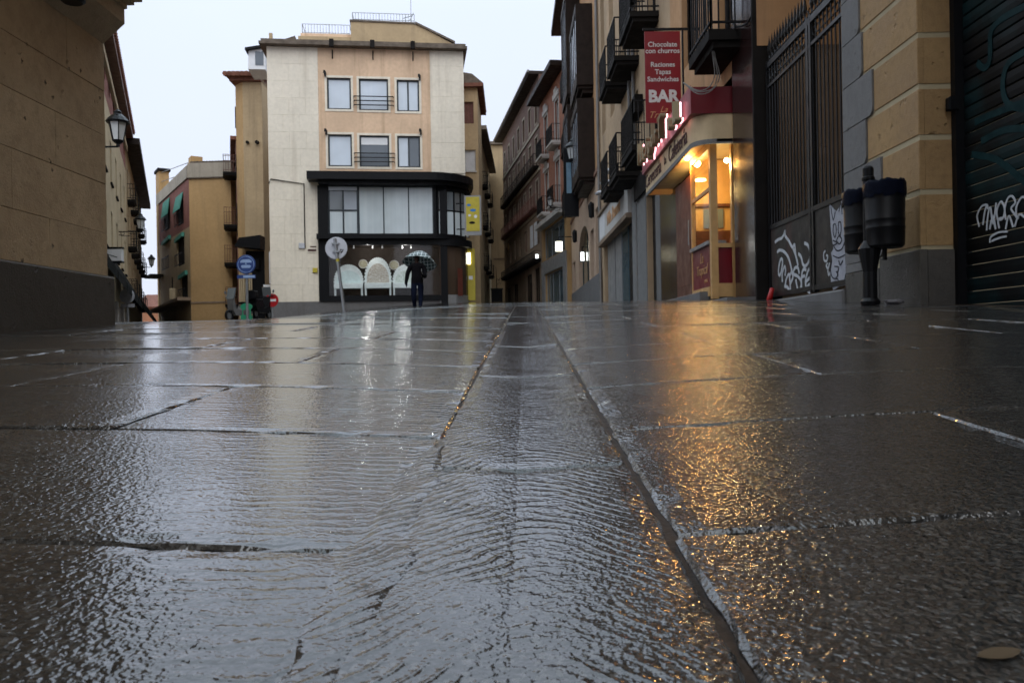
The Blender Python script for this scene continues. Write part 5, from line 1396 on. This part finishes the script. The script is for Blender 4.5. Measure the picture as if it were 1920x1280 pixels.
# --- low far house closing the left street
lh = at(268, 600, 95); LH = Fr('far_house', 'distant low house with terracotta roof closing the left street', 'house', (lh.x - 1, 95, -3), 0)
LH.part('wall', wall(MB(), 0, 6, 0, at(280, 575, 95).z + 3, [], depth=5), plaster('salmon render', (.45, .2, .11)))
zz2 = at(280, 575, 95).z + 3
LH.part('roof', MB().add([(-.3, -.4, zz2 + .01), (6.3, -.4, zz2 + .01), (6.3, 4, zz2 + 1.7), (-.3, 4, zz2 + 1.7), (-.3, -.4, zz2 - .15), (6.3, -.4, zz2 - .15), (6.3, 4, zz2 + 1.5), (-.3, 4, zz2 + 1.5)], [(0, 1, 2, 3), (7, 6, 5, 4), (0, 4, 5, 1), (3, 2, 6, 7), (0, 3, 7, 4), (1, 5, 6, 2)]), M['terracotta'])
# --- left street row, facade seen almost edge on
def lrow(Y): return Vector((-11.0 - .4227 * (Y - 20), Y))
def lfr(name, label, Ya, Yb):
    a, b_ = lrow(Ya), lrow(Yb); d = b_ - a
    f = Fr(name, label, 'building', (a.x, a.y, -1.2), math.atan2(d.y, d.x)); f.len = d.length
    f.s = lambda Y: (Y - Ya) * d.length / (Yb - Ya)
    return f
L1 = lfr('cream_row_building', 'long cream building with brick top storey and deep red eave on the left street', 20, 45)
ze = 13.4; zbk = 11.4
ops = []
for zl in (4.2, 7.2):
    for i in range(8):
        c_ = L1.len * (i + .5) / 8; ops.append((c_ - .5, c_ + .5, zl + 1.2, zl + 3.0))
L1.part('wall', wall(MB(), 0, L1.len, 0, zbk, ops, depth=6, rev=.25), M['cream'])
for o_ in ops: window(L1.o, o_, M['darkwood'], M['paneD'], rev=.25, sill=M['darkslab'])
ops = []
for i in range(10):
    c_ = L1.len * (i + .5) / 10; ops.append((c_ - .45, c_ + .45, zbk + .6, zbk + 1.9))
L1.part('brick_storey', wall(MB(), 0, L1.len, zbk + .002, ze, ops, depth=6), M['redbrick'])
for o_ in ops: window(L1.o, o_, M['darkwood'], M['paneD'])
L1.part('cornice', MB().box(0, L1.len + .1, -.12, 0, ze - .9, ze - .6), M['cream'])
L1.part('eave', MB().box(-.2, L1.len + .2, -.42, .3, ze - .19, ze + .05), M['redwood'])
rm = MB()
for i in range(90):
    x = L1.len * (i + .5) / 90; rm.tube([(x, -.52, ze + .1), (x, 2.5, ze + 1.0)], .09, 5)
L1.part('roof_tiles', rm, M['terracotta'])
for i in range(5):
    x = L1.len * i / 5; L1.part('awning', yz_prism(MB(), [(-.01, 5.3), (-.75, 3.9), (-.75, 3.6), (-.01, 5.1)], x + .3, x + L1.len / 5 - .1), M['awning'])
for i in range(6):
    x = L1.len * (i + .3) / 6; L1.part('pilaster', MB().box(x, x + .7, -.18, 0, 0, 3.4), M['offwhite'])
L1.part('shopfront', MB().box(.1, L1.len - .1, -.06, -.003, 0, 3.3), M['greymetal'])
L2 = lfr('dark_eave_building', 'stained tan building with dark projecting eave farther down the left street', 45.1, 66)
ze2 = 12.9
ops = []
for zl in (4.5, 7.3, 10):
    for i in range(6):
        c_ = L2.len * (i + .5) / 6; ops.append((c_ - .5, c_ + .5, zl, zl + 1.9))
L2.part('wall', wall(MB(), 0, L2.len, 0, ze2, [o for o in ops if o[3] < ze2], depth=6), M['tan'])
for o_ in ops:
    if o_[3] < ze2: window(L2.o, o_, M['darkwood'], M['paneD']); balcony(L2.o, o_[0] - .2, o_[1] + .2, o_[2], .45, .9, M['darkslab'], M['iron'])
L2.part('eave', MB().box(-.2, L2.len, -.75, .3, ze2 + .002, ze2 + .35), M['darkwood'])
for i in range(4):
    x = L2.len * i / 4; L2.part('awning', yz_prism(MB(), [(-.01, 5.0), (-1.1, 3.6), (-1.1, 3.2), (-.01, 4.8)], x + .2, x + L2.len / 4 - .2), M['awning'])
# ------------------------------------------------------------------ street lamps on wall brackets
def lantern(label, loc, size, arm, dirx, group='old wall lanterns'):
    """loc is the lantern's middle; arm runs along dirx back to the wall"""
    f = Fr('wall_lantern', label, 'lamp', loc, 0, group)
    h = size
    f.part('lamp_glass', MB().lathe([(.13 * h, -.32 * h), (.22 * h, .12 * h)], n=6), M['lamp_glass'])
    fr2 = MB()
    for k in range(6):
        g = 2 * math.pi * k / 6; fr2.tube([(.135 * h * math.cos(g), .135 * h * math.sin(g), -.33 * h), (.228 * h * math.cos(g), .228 * h * math.sin(g), .13 * h)], .014 * h, 4)
    f.part('lamp_frame', fr2, M['iron'])
    f.part('lamp_roof', MB().lathe([(.27 * h, .12 * h), (.29 * h, .16 * h), (.20 * h, .27 * h), (.09 * h, .36 * h), (.10 * h, .41 * h), (.04 * h, .46 * h), (0, .5 * h)], n=12), M['ironwet'])
    f.part('lamp_base', MB().lathe([(0, -.5 * h), (.05 * h, -.47 * h), (.04 * h, -.42 * h), (.12 * h, -.36 * h), (.14 * h, -.32 * h)], n=10), M['iron'])
    d = Vector((dirx[0], dirx[1], 0)).normalized()
    z = -.48 * h; m_ = MB().tube([(0, 0, z), tuple(d * arm + Vector((0, 0, z)))], .025, 6)
    q = [tuple(d * (arm * t_) + Vector((0, 0, z - .22 * h * math.sin(math.pi * t_) ))) for t_ in frange(.35, 1, 8)]
    m_.tube(q, .016, 5)
    c_ = d * arm * .62 + Vector((0, 0, z - .09 * h)); m_.tube([tuple(c_ + d * (.09 * h * math.cos(g)) + Vector((0, 0, .09 * h * math.sin(g)))) for g in frange(0, 6.0, 10)], .014, 4)
    f.part('bracket', m_, M['iron'])
    return f
lantern('nearest black wall lantern above the cream row building', at(221, 240, 20.5), 1.0, 1.1, (-1, .0))
lantern('middle black wall lantern farther along the left street', at(263, 417, 38.5), .95, 1.3, (-1, -.2))
lantern('small far lantern against the sky beside the yellow building', at(284, 489, 60), 1.0, 1.4, (-1, -.2))
lantern('black lantern above the blue upright sign on the right row', at(1073, 283, 36.2), 1.15, .75, (1, 0))
lantern('pale lantern under the white trimmed brick building', at(1032, 378, 46.2), .75, .75, (1, 0))
# blue upright projecting sign
q = at(1061, 365, 36.8); q2 = at(1079, 303, 36.8)
U = Fr('blue_upright_sign', 'dark projecting sign with pale blue face below the lantern', 'sign', (q.x, 36.8, q.z), 0)
U.part('case', MB().box(-.08, q2.x - q.x + .12, 0, .25, -1.0, q2.z - q.z + .6), M['black'])
U.part('sign_face', MB().box(.04, q2.x - q.x - .04, -.015, -.001, .06, q2.z - q.z - .05), paint('pale blue sign face', (.16, .27, .36), .5, var=.3))
U.part('bracket', MB().box(q2.x - q.x + .12, RX - q.x, .1, .16, .4, .46), M['iron'])
# lit signs down the lane
def litsign(label, px, py, Y, w_, h_, col, st, txt=None):
    q = at(px, py, Y); f = Fr('lit_sign', label, 'sign', q, 0, 'lit shop signs down the lane')
    f.part('sign_box', MB().cbox(-w_ / 2 - .05, w_ / 2 + .05, .0, .15, -h_ / 2 - .05, h_ / 2 + .05, .02), M['greymetal'])
    f.part('lit_face', MB().cbox(-w_ / 2, w_ / 2, -.02, -.001, -h_ / 2, h_ / 2, .01), emit('lit face %d' % px, col, st))
    f.part('arm', MB().box(-.02, .02, .02, .08, h_ / 2 + .05, h_ / 2 + .3).box(-.02, .9, .02, .08, h_ / 2 + .25, h_ / 2 + .3), M['iron'])
litsign('white lit projecting sign low in the lane on the long brick building', 1010, 482, 56, .42, .36, (.92, 1, .98), 5)
litsign('warm white lit sign on the grey cladding of the glazed shop', 1048, 462, 46.0, .38, .55, (1, .96, .72), 6)
litsign('small white lit sign by the arched shopfront', 1092, 481, 40.3, .16, .42, (.95, 1, .95), 5)
# floodlights over the shop
for i, (px, py) in enumerate(((1146, 321), (1138, 342), (1128, 362))):
    q = at(px, py, 26.5 + i * 1.4)
    f = Fr('flood_light', ['grey floodlight nearest the balconies over the pale shop sign', 'middle grey floodlight over the pale shop sign', 'farthest grey floodlight over the pale shop sign'][i], 'floodlight', q, 0, 'floodlights over the pale shop sign')
    f.part('lamp_head', MB().lathe([(0, .10), (.10, .09), (.26, .0), (.24, -.05), (0, -.06)], n=14), M['signgrey'])
    f.part('arm', MB().tube([(0, 0, .08), (.4, 0, .14), (RX - q.x, 0, .10)], .02, 5), M['iron'])
# wall lanterns of the arched shop
for i, (px, py, Y) in enumerate(((1116, 394, 33.7), (1082, 443, 42.6))):
    q = at(px, py, Y); f = Fr('shop_lantern', ['small black shop lantern right of the arched window', 'small black shop lantern left of the arched window'][i], 'lamp', (RX - .12, Y, q.z), 0, 'shop lanterns')
    f.part('lamp_body', MB().lathe([(.0, -.35), (.10, -.30), (.13, .2), (.05, .34), (0, .36)], n=8), M['iron'])
    f.part('back_plate', MB().box(.05, .119, -.06, .06, -.3, .3), M['iron'])

# ------------------------------------------------------------------ litter bins on one post
Yb_ = 7.0; base = at(1637, 566, Yb_)
BX = Fr('litter_bin', 'pair of black litter bins with bin bags on one post before the ochre pillar', 'litter bin', (base.x, Yb_, ground(base.x, Yb_)), 0)
zt_ = at(1625, 312, Yb_).z - BX.L.z
zb0 = at(1650, 462, Yb_).z - BX.L.z; zb1 = at(1650, 348, Yb_).z - BX.L.z
px_ = lambda x, y=400, Y=Yb_: at(x, y, Y).x - BX.L.x
pxc = px_(1629)
BX.part('post', MB().lathe([(.075, 0), (.085, .03), (.060, .06), (.058, zb0 - .22), (.095, zb0 - .02), (.05, zb0 + .05), (.045, zt_ - .13), (.055, zt_ - .12), (.055, zt_ - .10), (.045, zt_ - .09), (.046, zt_ - .02), (.03, zt_), (0, zt_ + .004)], (pxc, 0, 0), 16), M['binblack'], smooth=False)
def bin_(cx, cy, r, z0, z1, nm):
    b = BX.part('bin', MB().lathe([(r * .80, z0 - .02), (r * .93, z0), (r * .955, z0 + .14), (r * .975, z0 + .145), (r * .975, z0 + .155), (r * .955, z0 + .16), (r * .96, z0 + .21), (r * .98, z0 + .215), (r * .98, z0 + .225), (r * .96, z0 + .23), (r, z1), (r * .95, z1 + .004), (r * .9, z0 + .2), (0, z0 + .18)], (cx, cy, 0), 28), M['binblack'], smooth=False)
    smooth_by_angle(b, 35)
    m_ = MB(); n = 44; rows = []
    for j, (rr, zz) in enumerate(((.90, z1 - .12), (.93, z1 + .012), (1.0, z1 + .022), (1.045, z1 - .0), (1.05, z1 - .06), (1.045, z1 - .115))):
        for k in range(n):
            g = 2 * math.pi * k / n; jt = (.012 * math.sin(7 * g + j) + .010 * math.sin(19 * g + 2.1 * j)) * (1 if j > 1 else .4)
            m_.v.append((cx + r * (rr + jt * .6) * math.cos(g), cy + r * (rr + jt * .6) * math.sin(g), zz + jt * (.5 if j < 5 else 1.1)))
    for j in range(5):
        for k in range(n): k2 = (k + 1) % n; m_.f.append((j * n + k, j * n + k2, (j + 1) * n + k2, (j + 1) * n + k))
    part('bin_bag', m_, M['bag'], b, True)
    part('bracket', MB().box(min(cx, pxc) + .02, max(cx, pxc) - .02, cy - .02, cy + .02, z0 + .25, z0 + .30), M['binblack'], b)
rb = (px_(1690) - px_(1619)) / 2
bin_(px_(1653), -.06, rb, zb0, zb1, 'near')
bin_(px_(1617, 400, Yb_ + .35), .35, rb, zb0, zb1, 'far')
BX.part('hinge', MB().box(px_(1655), px_(1660), -.02, .02, zb0 - .12, zb0), M['binblack'])
# crumpled paper and a red plug at the foot of the gate
q = at(1675, 566, 7.1); pz_ = ground(q.x, 7.1)
m_ = MB(); 
for i in range(7):
    for k in range(8):
        g = 2 * math.pi * k / 8; e = math.pi * i / 6
        r_ = .07 * (1 + random.uniform(-.3, .3)); m_.v.append((r_ * 1.3 * math.sin(e) * math.cos(g), r_ * .7 * math.sin(e) * math.sin(g), .02 + .35 * r_ * math.cos(e)))
for i in range(6):
    for k in range(8): m_.f.append((i * 8 + k, i * 8 + (k + 1) % 8, (i + 1) * 8 + (k + 1) % 8, (i + 1) * 8 + k))
o = link('crumpled_paper', m_.mesh('crumpled_paper'), paint('dirty wet paper', (.20, .19, .20), .6)); o.location = (q.x, 7.1, pz_)
tag(o, 'crumpled dirty paper on the ground beside the litter bin post', 'litter')
q = at(1440, 560, 11.0)
o = link('red_pipe_end', MB().tube([(0, 0, -.10), (.06, 0, .12), (.07, 0, .13)], [.045, .03, .0], 8).mesh('red_pipe_end', True), paint('bright red plastic', (.45, .012, .012), .35)); o.location = (q.x, 11.0, q.z + .02)
tag(o, 'small bright red plastic pipe end standing at the foot of the gate', 'pipe')

# ------------------------------------------------------------------ signs in the square
def pole_sign(label, px, py, Y, r, face, ground_px=None, tilt=0.0, back=False):
    c_ = at(px, py, Y)
    if ground_px: gx = at(ground_px[0], ground_px[1], Y).x
    else: gx = c_.x
    zg = ground(gx, Y)
    f = Fr('round_sign', label, 'road sign', (gx, Y, zg), 0)
    top = Vector((c_.x - gx, 0, c_.z - zg))
    d = top.normalized()
    yo = .04 if back else -.04
    f.part('pole', MB().tube([(0, 0, -.1), tuple(top + d * (r * .9 if back else 0))], .045, 10), M['galv'])
    fc = f.part('sign_plate', MB().disc((top.x, top.z), r, yo - .012, yo + .012, 40), face)
    f.part('rim', MB().tube([(top.x + r * math.cos(g), yo, top.z + r * math.sin(g)) for g in frange(0, 2 * math.pi, 40)], .016, 5, False), M['signgrey'] if back else face)
    return f, fc, top
f, fc, tp = pole_sign('round traffic sign seen from its grey back on a leaning pole', 630, 465, 22.5, .30, M['signgrey'], (647, 593), back=True)
f.part('sticker', MB().tube([tuple(tp * .80 + Vector((0, 0, -.01))), tuple(tp * .84 + Vector((0, 0, -.01)))], .05, 10), M['yellowsign'])
f.part('clamp', MB().box(tp.x - .10, tp.x + .10, -.05, .05, tp.z - .12, tp.z - .08).box(tp.x - .12, tp.x + .08, -.05, .05, tp.z + .1, tp.z + .14), M['galv'])
f.part('scrawl', MB().ribbon([(tp.x + .10, tp.z - .04), (tp.x + .2, tp.z - .05), (tp.x + .13, tp.z - .12), (tp.x + .19, tp.z - .1)], .025, .024, .0265).ribbon([(tp.x + .12, tp.z - .06), (tp.x + .15, tp.z - .15)], .02, .024, .0265), M['grafd'])
for o in f.o.children:
    if o.name.startswith('scrawl'): o.location = (0, -.0, 0); o.location.y = -.0
# the scrawl is on the side turned to the camera
f2, fc2, tp2 = pole_sign('red no entry sign low at the corner of the plinth', 510, 563, 37.0, .30, M['redsign'])
part('bar', MB().box(tp2.x - .20, tp2.x + .20, -.056, -.0525, tp2.z - .055, tp2.z + .055), M['white'], fc2)
f3, fc3, tp3 = pole_sign('blue round parking sign with white car marks above a small blue plate', 462, 496, 27.0, .31, M['bluesign'])
M['paleblue'] = paint('pale blue reflective print', (.32, .45, .70), .4)
part('print', MB().prism([(tp3.x - .19, tp3.z + .06), (tp3.x + .19, tp3.z + .06), (tp3.x + .19, tp3.z + .12), (tp3.x + .12, tp3.z + .17), (tp3.x - .12, tp3.z + .17), (tp3.x - .19, tp3.z + .11)], -.056, -.0525)
     .prism([(tp3.x - .13, tp3.z - .12), (tp3.x + .13, tp3.z - .12), (tp3.x + .17, tp3.z - .06), (tp3.x + .14, tp3.z - .02), (tp3.x - .14, tp3.z - .02), (tp3.x - .17, tp3.z - .06)], -.056, -.0525).box(tp3.x - .02, tp3.x + .02, -.056, -.0525, tp3.z + .0, tp3.z + .05), M['paleblue'], fc3)
part('ring', MB().tube([(tp3.x + .27 * math.cos(g), -.054, tp3.z + .27 * math.sin(g)) for g in frange(0, 2 * math.pi, 36)], .008, 4, False), M['paleblue'], fc3)
pl3 = f3.part('lower_plate', MB().box(tp3.x - .31, tp3.x + .31, -.045, -.025, tp3.z - .47, tp3.z - .35), M['bluesign'])
part('print', MB().box(tp3.x - .10, tp3.x + .29, -.049, -.0455, tp3.z - .45, tp3.z - .37), M['paleblue'], pl3)
# green oval board and the dark scooter shapes at the corner
q = at(462, 575, 34); gz_ = ground(q.x, 34)
GB = Fr('green_board', 'green oval board on a green stand low at the left corner', 'board', (q.x, 34, gz_), 0)
h_ = q.z - gz_
GB.part('oval_plate', MB().prism([(.25 * math.cos(g), h_ + .15 * math.sin(g)) for g in frange(0, 2 * math.pi - .25, 24)], -.03, .03), M['green'])
GB.part('stand', MB().box(-.18, -.14, -.02, .02, 0, h_ - .1).box(.14, .18, -.02, .02, 0, h_ - .1).box(-.22, .22, -.1, .1, 0, max(.15, h_ - .35)), M['green'])
def scooter(label, px, py, Y, rot, col):
    q = at(px, py, Y); f = Fr('scooter', label, 'scooter', (q.x, Y, ground(q.x, Y)), rot, 'scooters parked at the corner')
    f.part('body', MB().prism([(-.75, .35), (-.2, .28), (.35, .28), (.5, .5), (.55, 1.0), (.45, 1.05), (.3, .55), (-.1, .5), (-.2, .75), (-.8, .8), (-.9, .6)], -.16, .16), col)
    f.part('seat', MB().cbox(-.85, -.15, -.14, .14, .78, .9, .03), M['black'])
    f.part('windscreen', MB().prism([(.50, 1.0), (.56, 1.0), (.42, 1.5), (.36, 1.48)], -.2, .2), M['paneL'])
    f.part('top_box', MB().cbox(-1.1, -.7, -.2, .2, .9, 1.25, .05), M['black'])
    for x in (-.6, .62): 
        w_ = f.part('wheel', MB().tube([(x + .22 * math.cos(g), 0, .25 + .22 * math.sin(g)) for g in frange(0, 2 * math.pi, 16)], .055, 6, False), M['black'])
        part('rim', MB().disc((x, .25), .14, -.03, .03, 14), M['galv'], w_)
    f.part('handlebar', MB().tube([(.45, -.32, 1.08), (.5, 0, 1.05), (.45, .32, 1.08)], .02, 6), M['black'])
    f.part('mirror', MB().disc((.45, 1.3), .07, -.34, -.31, 12).tube([(.46, -.3, 1.08), (.45, -.32, 1.28)], .01, 4), M['galv'])
scooter('grey scooter with a windscreen left of the green board', 447, 590, 36, RAD(250), M['bluegrey'])
scooter('black covered scooter right of the green board', 492, 590, 36.5, RAD(80), M['black'])
# signs on the left street
q = at(201, 490, 24); q2 = at(228, 466, 24)
HS = Fr('white_hanging_sign', 'white rectangular hanging sign over the left shopfronts', 'sign', (q.x, 24, q.z), 0)
HS.part('sign_box', MB().cbox(-.35, q2.x - q.x, 0, .12, 0, q2.z - q.z, .015), M['white'])
HS.part('frame', MB().box(-.37, q2.x - q.x + .02, -.01, .13, q2.z - q.z + .002, q2.z - q.z + .05).box(-.37, q2.x - q.x + .02, -.012, .13, -.05, -.002), M['black'])
HS.part('print', MB().ribbon([(-.2, .3), (.05, .2), (.3, .12)], .02, -.006, -.001), M['darkframe'])
f, fc, tp = pole_sign('grey back of a round sign above a plate on the left street', 239, 555, 34, .30, M['signgrey'])
f.part('lower_plate', MB().box(tp.x - .28, tp.x + .3, -.03, .0, tp.z - .48, tp.z - .33), M['signgrey'])
# planter, pole and box in the lane
q = at(932, 566, 72)
PL = Fr('planter', 'dark square planter box at the end of the lane', 'planter', (q.x, 72, ground(q.x, 72)), 0)
PL.part('box', MB().box(-.5, .5, -.4, .4, 0, 1.1), M['black']); PL.part('rim', MB().box(-.55, .55, -.45, .45, 1.101, 1.2), M['iron'])
PL.part('shrub_stem', MB().tube([(0, 0, 1.1), (-.05, 0, 3.2)], [.05, .02], 6), M['darkwood'])
q = at(965, 462, 70); o = Fr('lane_sign', 'dull yellow blank sign board hanging at the end of the lane', 'sign', q, 0)
o.part('board', MB().cbox(-.6, .6, 0, .15, -.28, .28, .02), M['yellow']); o.part('arm', MB().box(-.6, 1.4, .05, .1, .285, .33), M['iron'])
q = at(284, 547, 58); f = Fr('street_box', 'pale square box lamp hanging on the yellow building flank', 'lamp', at(322, 551, 57), 0)
f.part('lamp_body', MB().cbox(-.2, .2, 0, .3, -.4, .4, .05), M['cream']); f.part('arm', MB().box(-.03, .03, .1, .16, .405, 1.2), M['iron'])

# ------------------------------------------------------------------ people
def person(label, loc, h, rot, joints, mats, hold=None):
    """one skinned body grown from connected joints; clothes as materials by height"""
    me = bpy.data.meshes.new('person'); vs = [tuple(Vector(p) * h) for p, r in joints['v']]
    me.from_pydata(vs, joints['e'], []); me.update()
    o = link('person', me); o.location = loc; o.rotation_euler = (0, 0, rot)
    sk = o.modifiers.new('skin', 'SKIN'); sk.use_smooth_shade = True
    lay = me.skin_vertices[0] if me.skin_vertices else None
    for i, (p, r) in enumerate(joints['v']):
        rr = r if isinstance(r, tuple) else (r, r)
        me.skin_vertices[0].data[i].radius = (rr[0] * h, rr[1] * h)
    me.skin_vertices[0].data[0].use_root = True
    sb = o.modifiers.new('sub', 'SUBSURF'); sb.levels = sb.render_levels = 2
    dg = bpy.context.evaluated_depsgraph_get(); me2 = bpy.data.meshes.new_from_object(o.evaluated_get(dg))
    o.modifiers.clear(); o.data = me2; me2.materials.clear(); me2.shade_smooth()
    for m_ in mats: me2.materials.append(m_)
    for p in me2.polygons:
        z = p.center.z / h
        p.material_index = 2 if z > .845 else (0 if z > .47 else (1 if z > .045 else 3))
    tag(o, label, 'person'); return o
def body(step=.06, rarm=None, larm=None):
    v = [((0, 0, .53), (.105, .075)), ((0, .0, .62), (.108, .078)), ((0, 0, .74), (.118, .078)), ((0, 0, .815), (.085, .058)), ((0, 0, .86), .030), ((0, .0, .885), .040), ((0, 0, .93), (.047, .054)), ((0, 0, .975), (.038, .044)),
         ((-.058, 0, .49), .068), ((-.060, -step * .6, .28), .053), ((-.060, -step * .2, .17), .047), ((-.060, step, .05), .036), ((-.062, step - .055, .018), .022),
         ((.058, 0, .49), .068), ((.060, step * .4, .28), .053), ((.060, step * .2, .17), .047), ((.060, -step, .05), .036), ((.062, -step - .06, .018), .022),
         ((-.120, 0, .785), .052), ((.120, 0, .785), .052)]
    e = [(0, 1), (1, 2), (2, 3), (3, 4), (4, 5), (5, 6), (6, 7), (0, 8), (8, 9), (9, 10), (10, 11), (11, 12), (0, 13), (13, 14), (14, 15), (15, 16), (16, 17), (3, 18), (3, 19)]
    def arm(root, pts):
        last = root
        for p, r in pts: v.append((p, r)); e.append((last, len(v) - 1)); last = len(v) - 1
        return last
    for root, pts in ((18, larm), (19, rarm)):
        k = arm(root, pts); hp = Vector(v[k][0]); sg = 1 if hp.x > 0 else -1
        for i in range(4):                     # four fingers and a thumb
            q_ = hp + Vector((sg * .004, -.015 + i * .010, -.016)); v.append((tuple(q_), .0075)); e.append((k, len(v) - 1)); v.append((tuple(q_ + Vector((-.004 * sg, -.006, -.030 + .004 * abs(i - 1)))), .006)); e.append((len(v) - 2, len(v) - 1))
        q_ = hp + Vector((-sg * .012, -.018, -.004)); v.append((tuple(q_), .0075)); e.append((k, len(v) - 1)); v.append((tuple(q_ + Vector((0, -.012, -.016))), .006)); e.append((len(v) - 2, len(v) - 1))
    return {'v': v, 'e': e}
jacket = paint('dark rain jacket', (.006, .0055, .007), .85, bmp=.4, spec=.08); jeans = paint('dark blue jeans', (.007, .010, .024), .9, spec=.08); head = paint('dark hair and shaded face', (.03, .016, .012), .8, spec=.1); shoes = paint('black shoes', (.01, .01, .01), .4)
pp = at(783, 579, 26); pg = ground(pp.x, 26)
hh = at(783, 478, 26).z - pg
man = person('person in dark jacket and jeans walking under an open tartan umbrella', (pp.x, 26, pg), hh, 0.0,
    body(.07, larm=[((-.175, .0, .66), .046), ((-.19, -.01, .56), .040), ((-.205, -.02, .475), .030), ((-.193, -.025, .445), .020)], rarm=[((.155, -.01, .67), .046), ((.150, -.05, .58), .040), ((.115, -.13, .62), .027), ((.100, -.15, .645), .021)]), [jacket, jeans, head, shoes])
hr = MB().lathe([(.0, .055), (.03, .05), (.046, .02), (.05, -.01), (.046, -.035)], (0, .010, .945), 14)
hr.v = [(x * hh, y * hh, z * hh) for x, y, z in hr.v]
part('hair', hr, paint('black hair', (.01, .008, .007), .6), man, True)
# umbrella, tipped back behind the head
UM = Fr('umbrella', 'open dark green tartan umbrella held over the walking person', 'umbrella', (pp.x + .100 * hh, 26 - .15 * hh, pg + .645 * hh), 0)
uc = at(790, 472, 26.5); top = Vector((uc.x - UM.L.x, 26.5 - UM.L.y, uc.z - UM.L.z))
Rm = Matrix.Translation(top) @ Matrix.Rotation(RAD(-20), 4, 'X') @ Matrix.Rotation(RAD(7), 4, 'Y')
def tartan():
    m, t, b = nmat('green tartan canopy'); tcn = N(t, 'ShaderNodeTexCoord'); sx = N(t, 'ShaderNodeSeparateXYZ'); t.links.new(tcn.outputs['Object'], sx.inputs[0])
    ln = []
    for ax in (0, 2):
        w_ = math_(t, 'FRACT', math_(t, 'MULTIPLY', math_(t, 'ADD', sx.outputs[ax], 5.03), 8.2 if ax == 0 else 10)); ln.append(math_(t, 'LESS_THAN', w_, .16))
    k = math_(t, 'MAXIMUM', ln[0], ln[1])
    t.links.new(mixc(t, k, (.02, .055, .055), (.62, .70, .70)), b.inputs['Base Color']); b.inputs['Roughness'].default_value = .35
    b.inputs['Transmission Weight'].default_value = 0.0; return m
cn = MB(); nr, ns = 8, 16; RU = .58
for i in range(nr + 1):
    for k in range(ns):
        g = 2 * math.pi * k / ns; r_ = RU * i / nr * (1 - (.05 if k % 2 else 0) * (i / nr) ** 2); z_ = .42 * math.cos(math.pi / 2 * i / nr) - .42
        cn.v.append(tuple(Rm @ Vector((r_ * math.cos(g), r_ * math.sin(g), z_ - (0.02 if k % 2 else 0) * (i / nr)))))
for i in range(nr):
    for k in range(ns): k2 = (k + 1) % ns; cn.f.append((i * ns + k, i * ns + k2, (i + 1) * ns + k2, (i + 1) * ns + k))
cpy = UM.part('canopy', cn, tartan(), smooth=True)
sd = cpy.modifiers.new('thickness', 'SOLIDIFY'); sd.thickness = .004
for k in range(8):
    g = 2 * math.pi * (2 * k) / 16; part('rib', MB().tube([tuple(Rm @ Vector((RU * s_ * math.cos(g), RU * s_ * math.sin(g), .42 * math.cos(math.pi / 2 * s_) - .432))) for s_ in frange(.02, 1, 8)], .004, 4), M['galv'], cpy)
UM.part('shaft', MB().tube([(0, 0, -.08), tuple(Rm @ Vector((0, 0, .06)))], .010, 6), M['galv'])
UM.part('handle', MB().tube([(0, 0, .06), (0, 0, -.06), (.0, -.02, -.10), (0, -.05, -.10)], .016, 6), M['darkwood'])
# second person half hidden by the yellow panel
qx = at(884, 566, 50); g2 = ground(qx.x, 50)
person('person in a blue top in the lane beside the yellow panel', (qx.x + .12, 50, g2), 1.68, RAD(20), body(.04, larm=[((-.15, .0, .66), .036), ((-.16, -.01, .56), .031), ((-.165, -.02, .475), .024), ((-.166, -.025, .445), .020)], rarm=[((.15, .0, .66), .036), ((.16, -.01, .56), .031), ((.165, -.02, .475), .024), ((.166, -.025, .445), .020)]),
       [paint('blue top', (.02, .07, .22), .7), paint('dark trousers', (.02, .02, .022), .8), head, shoes])
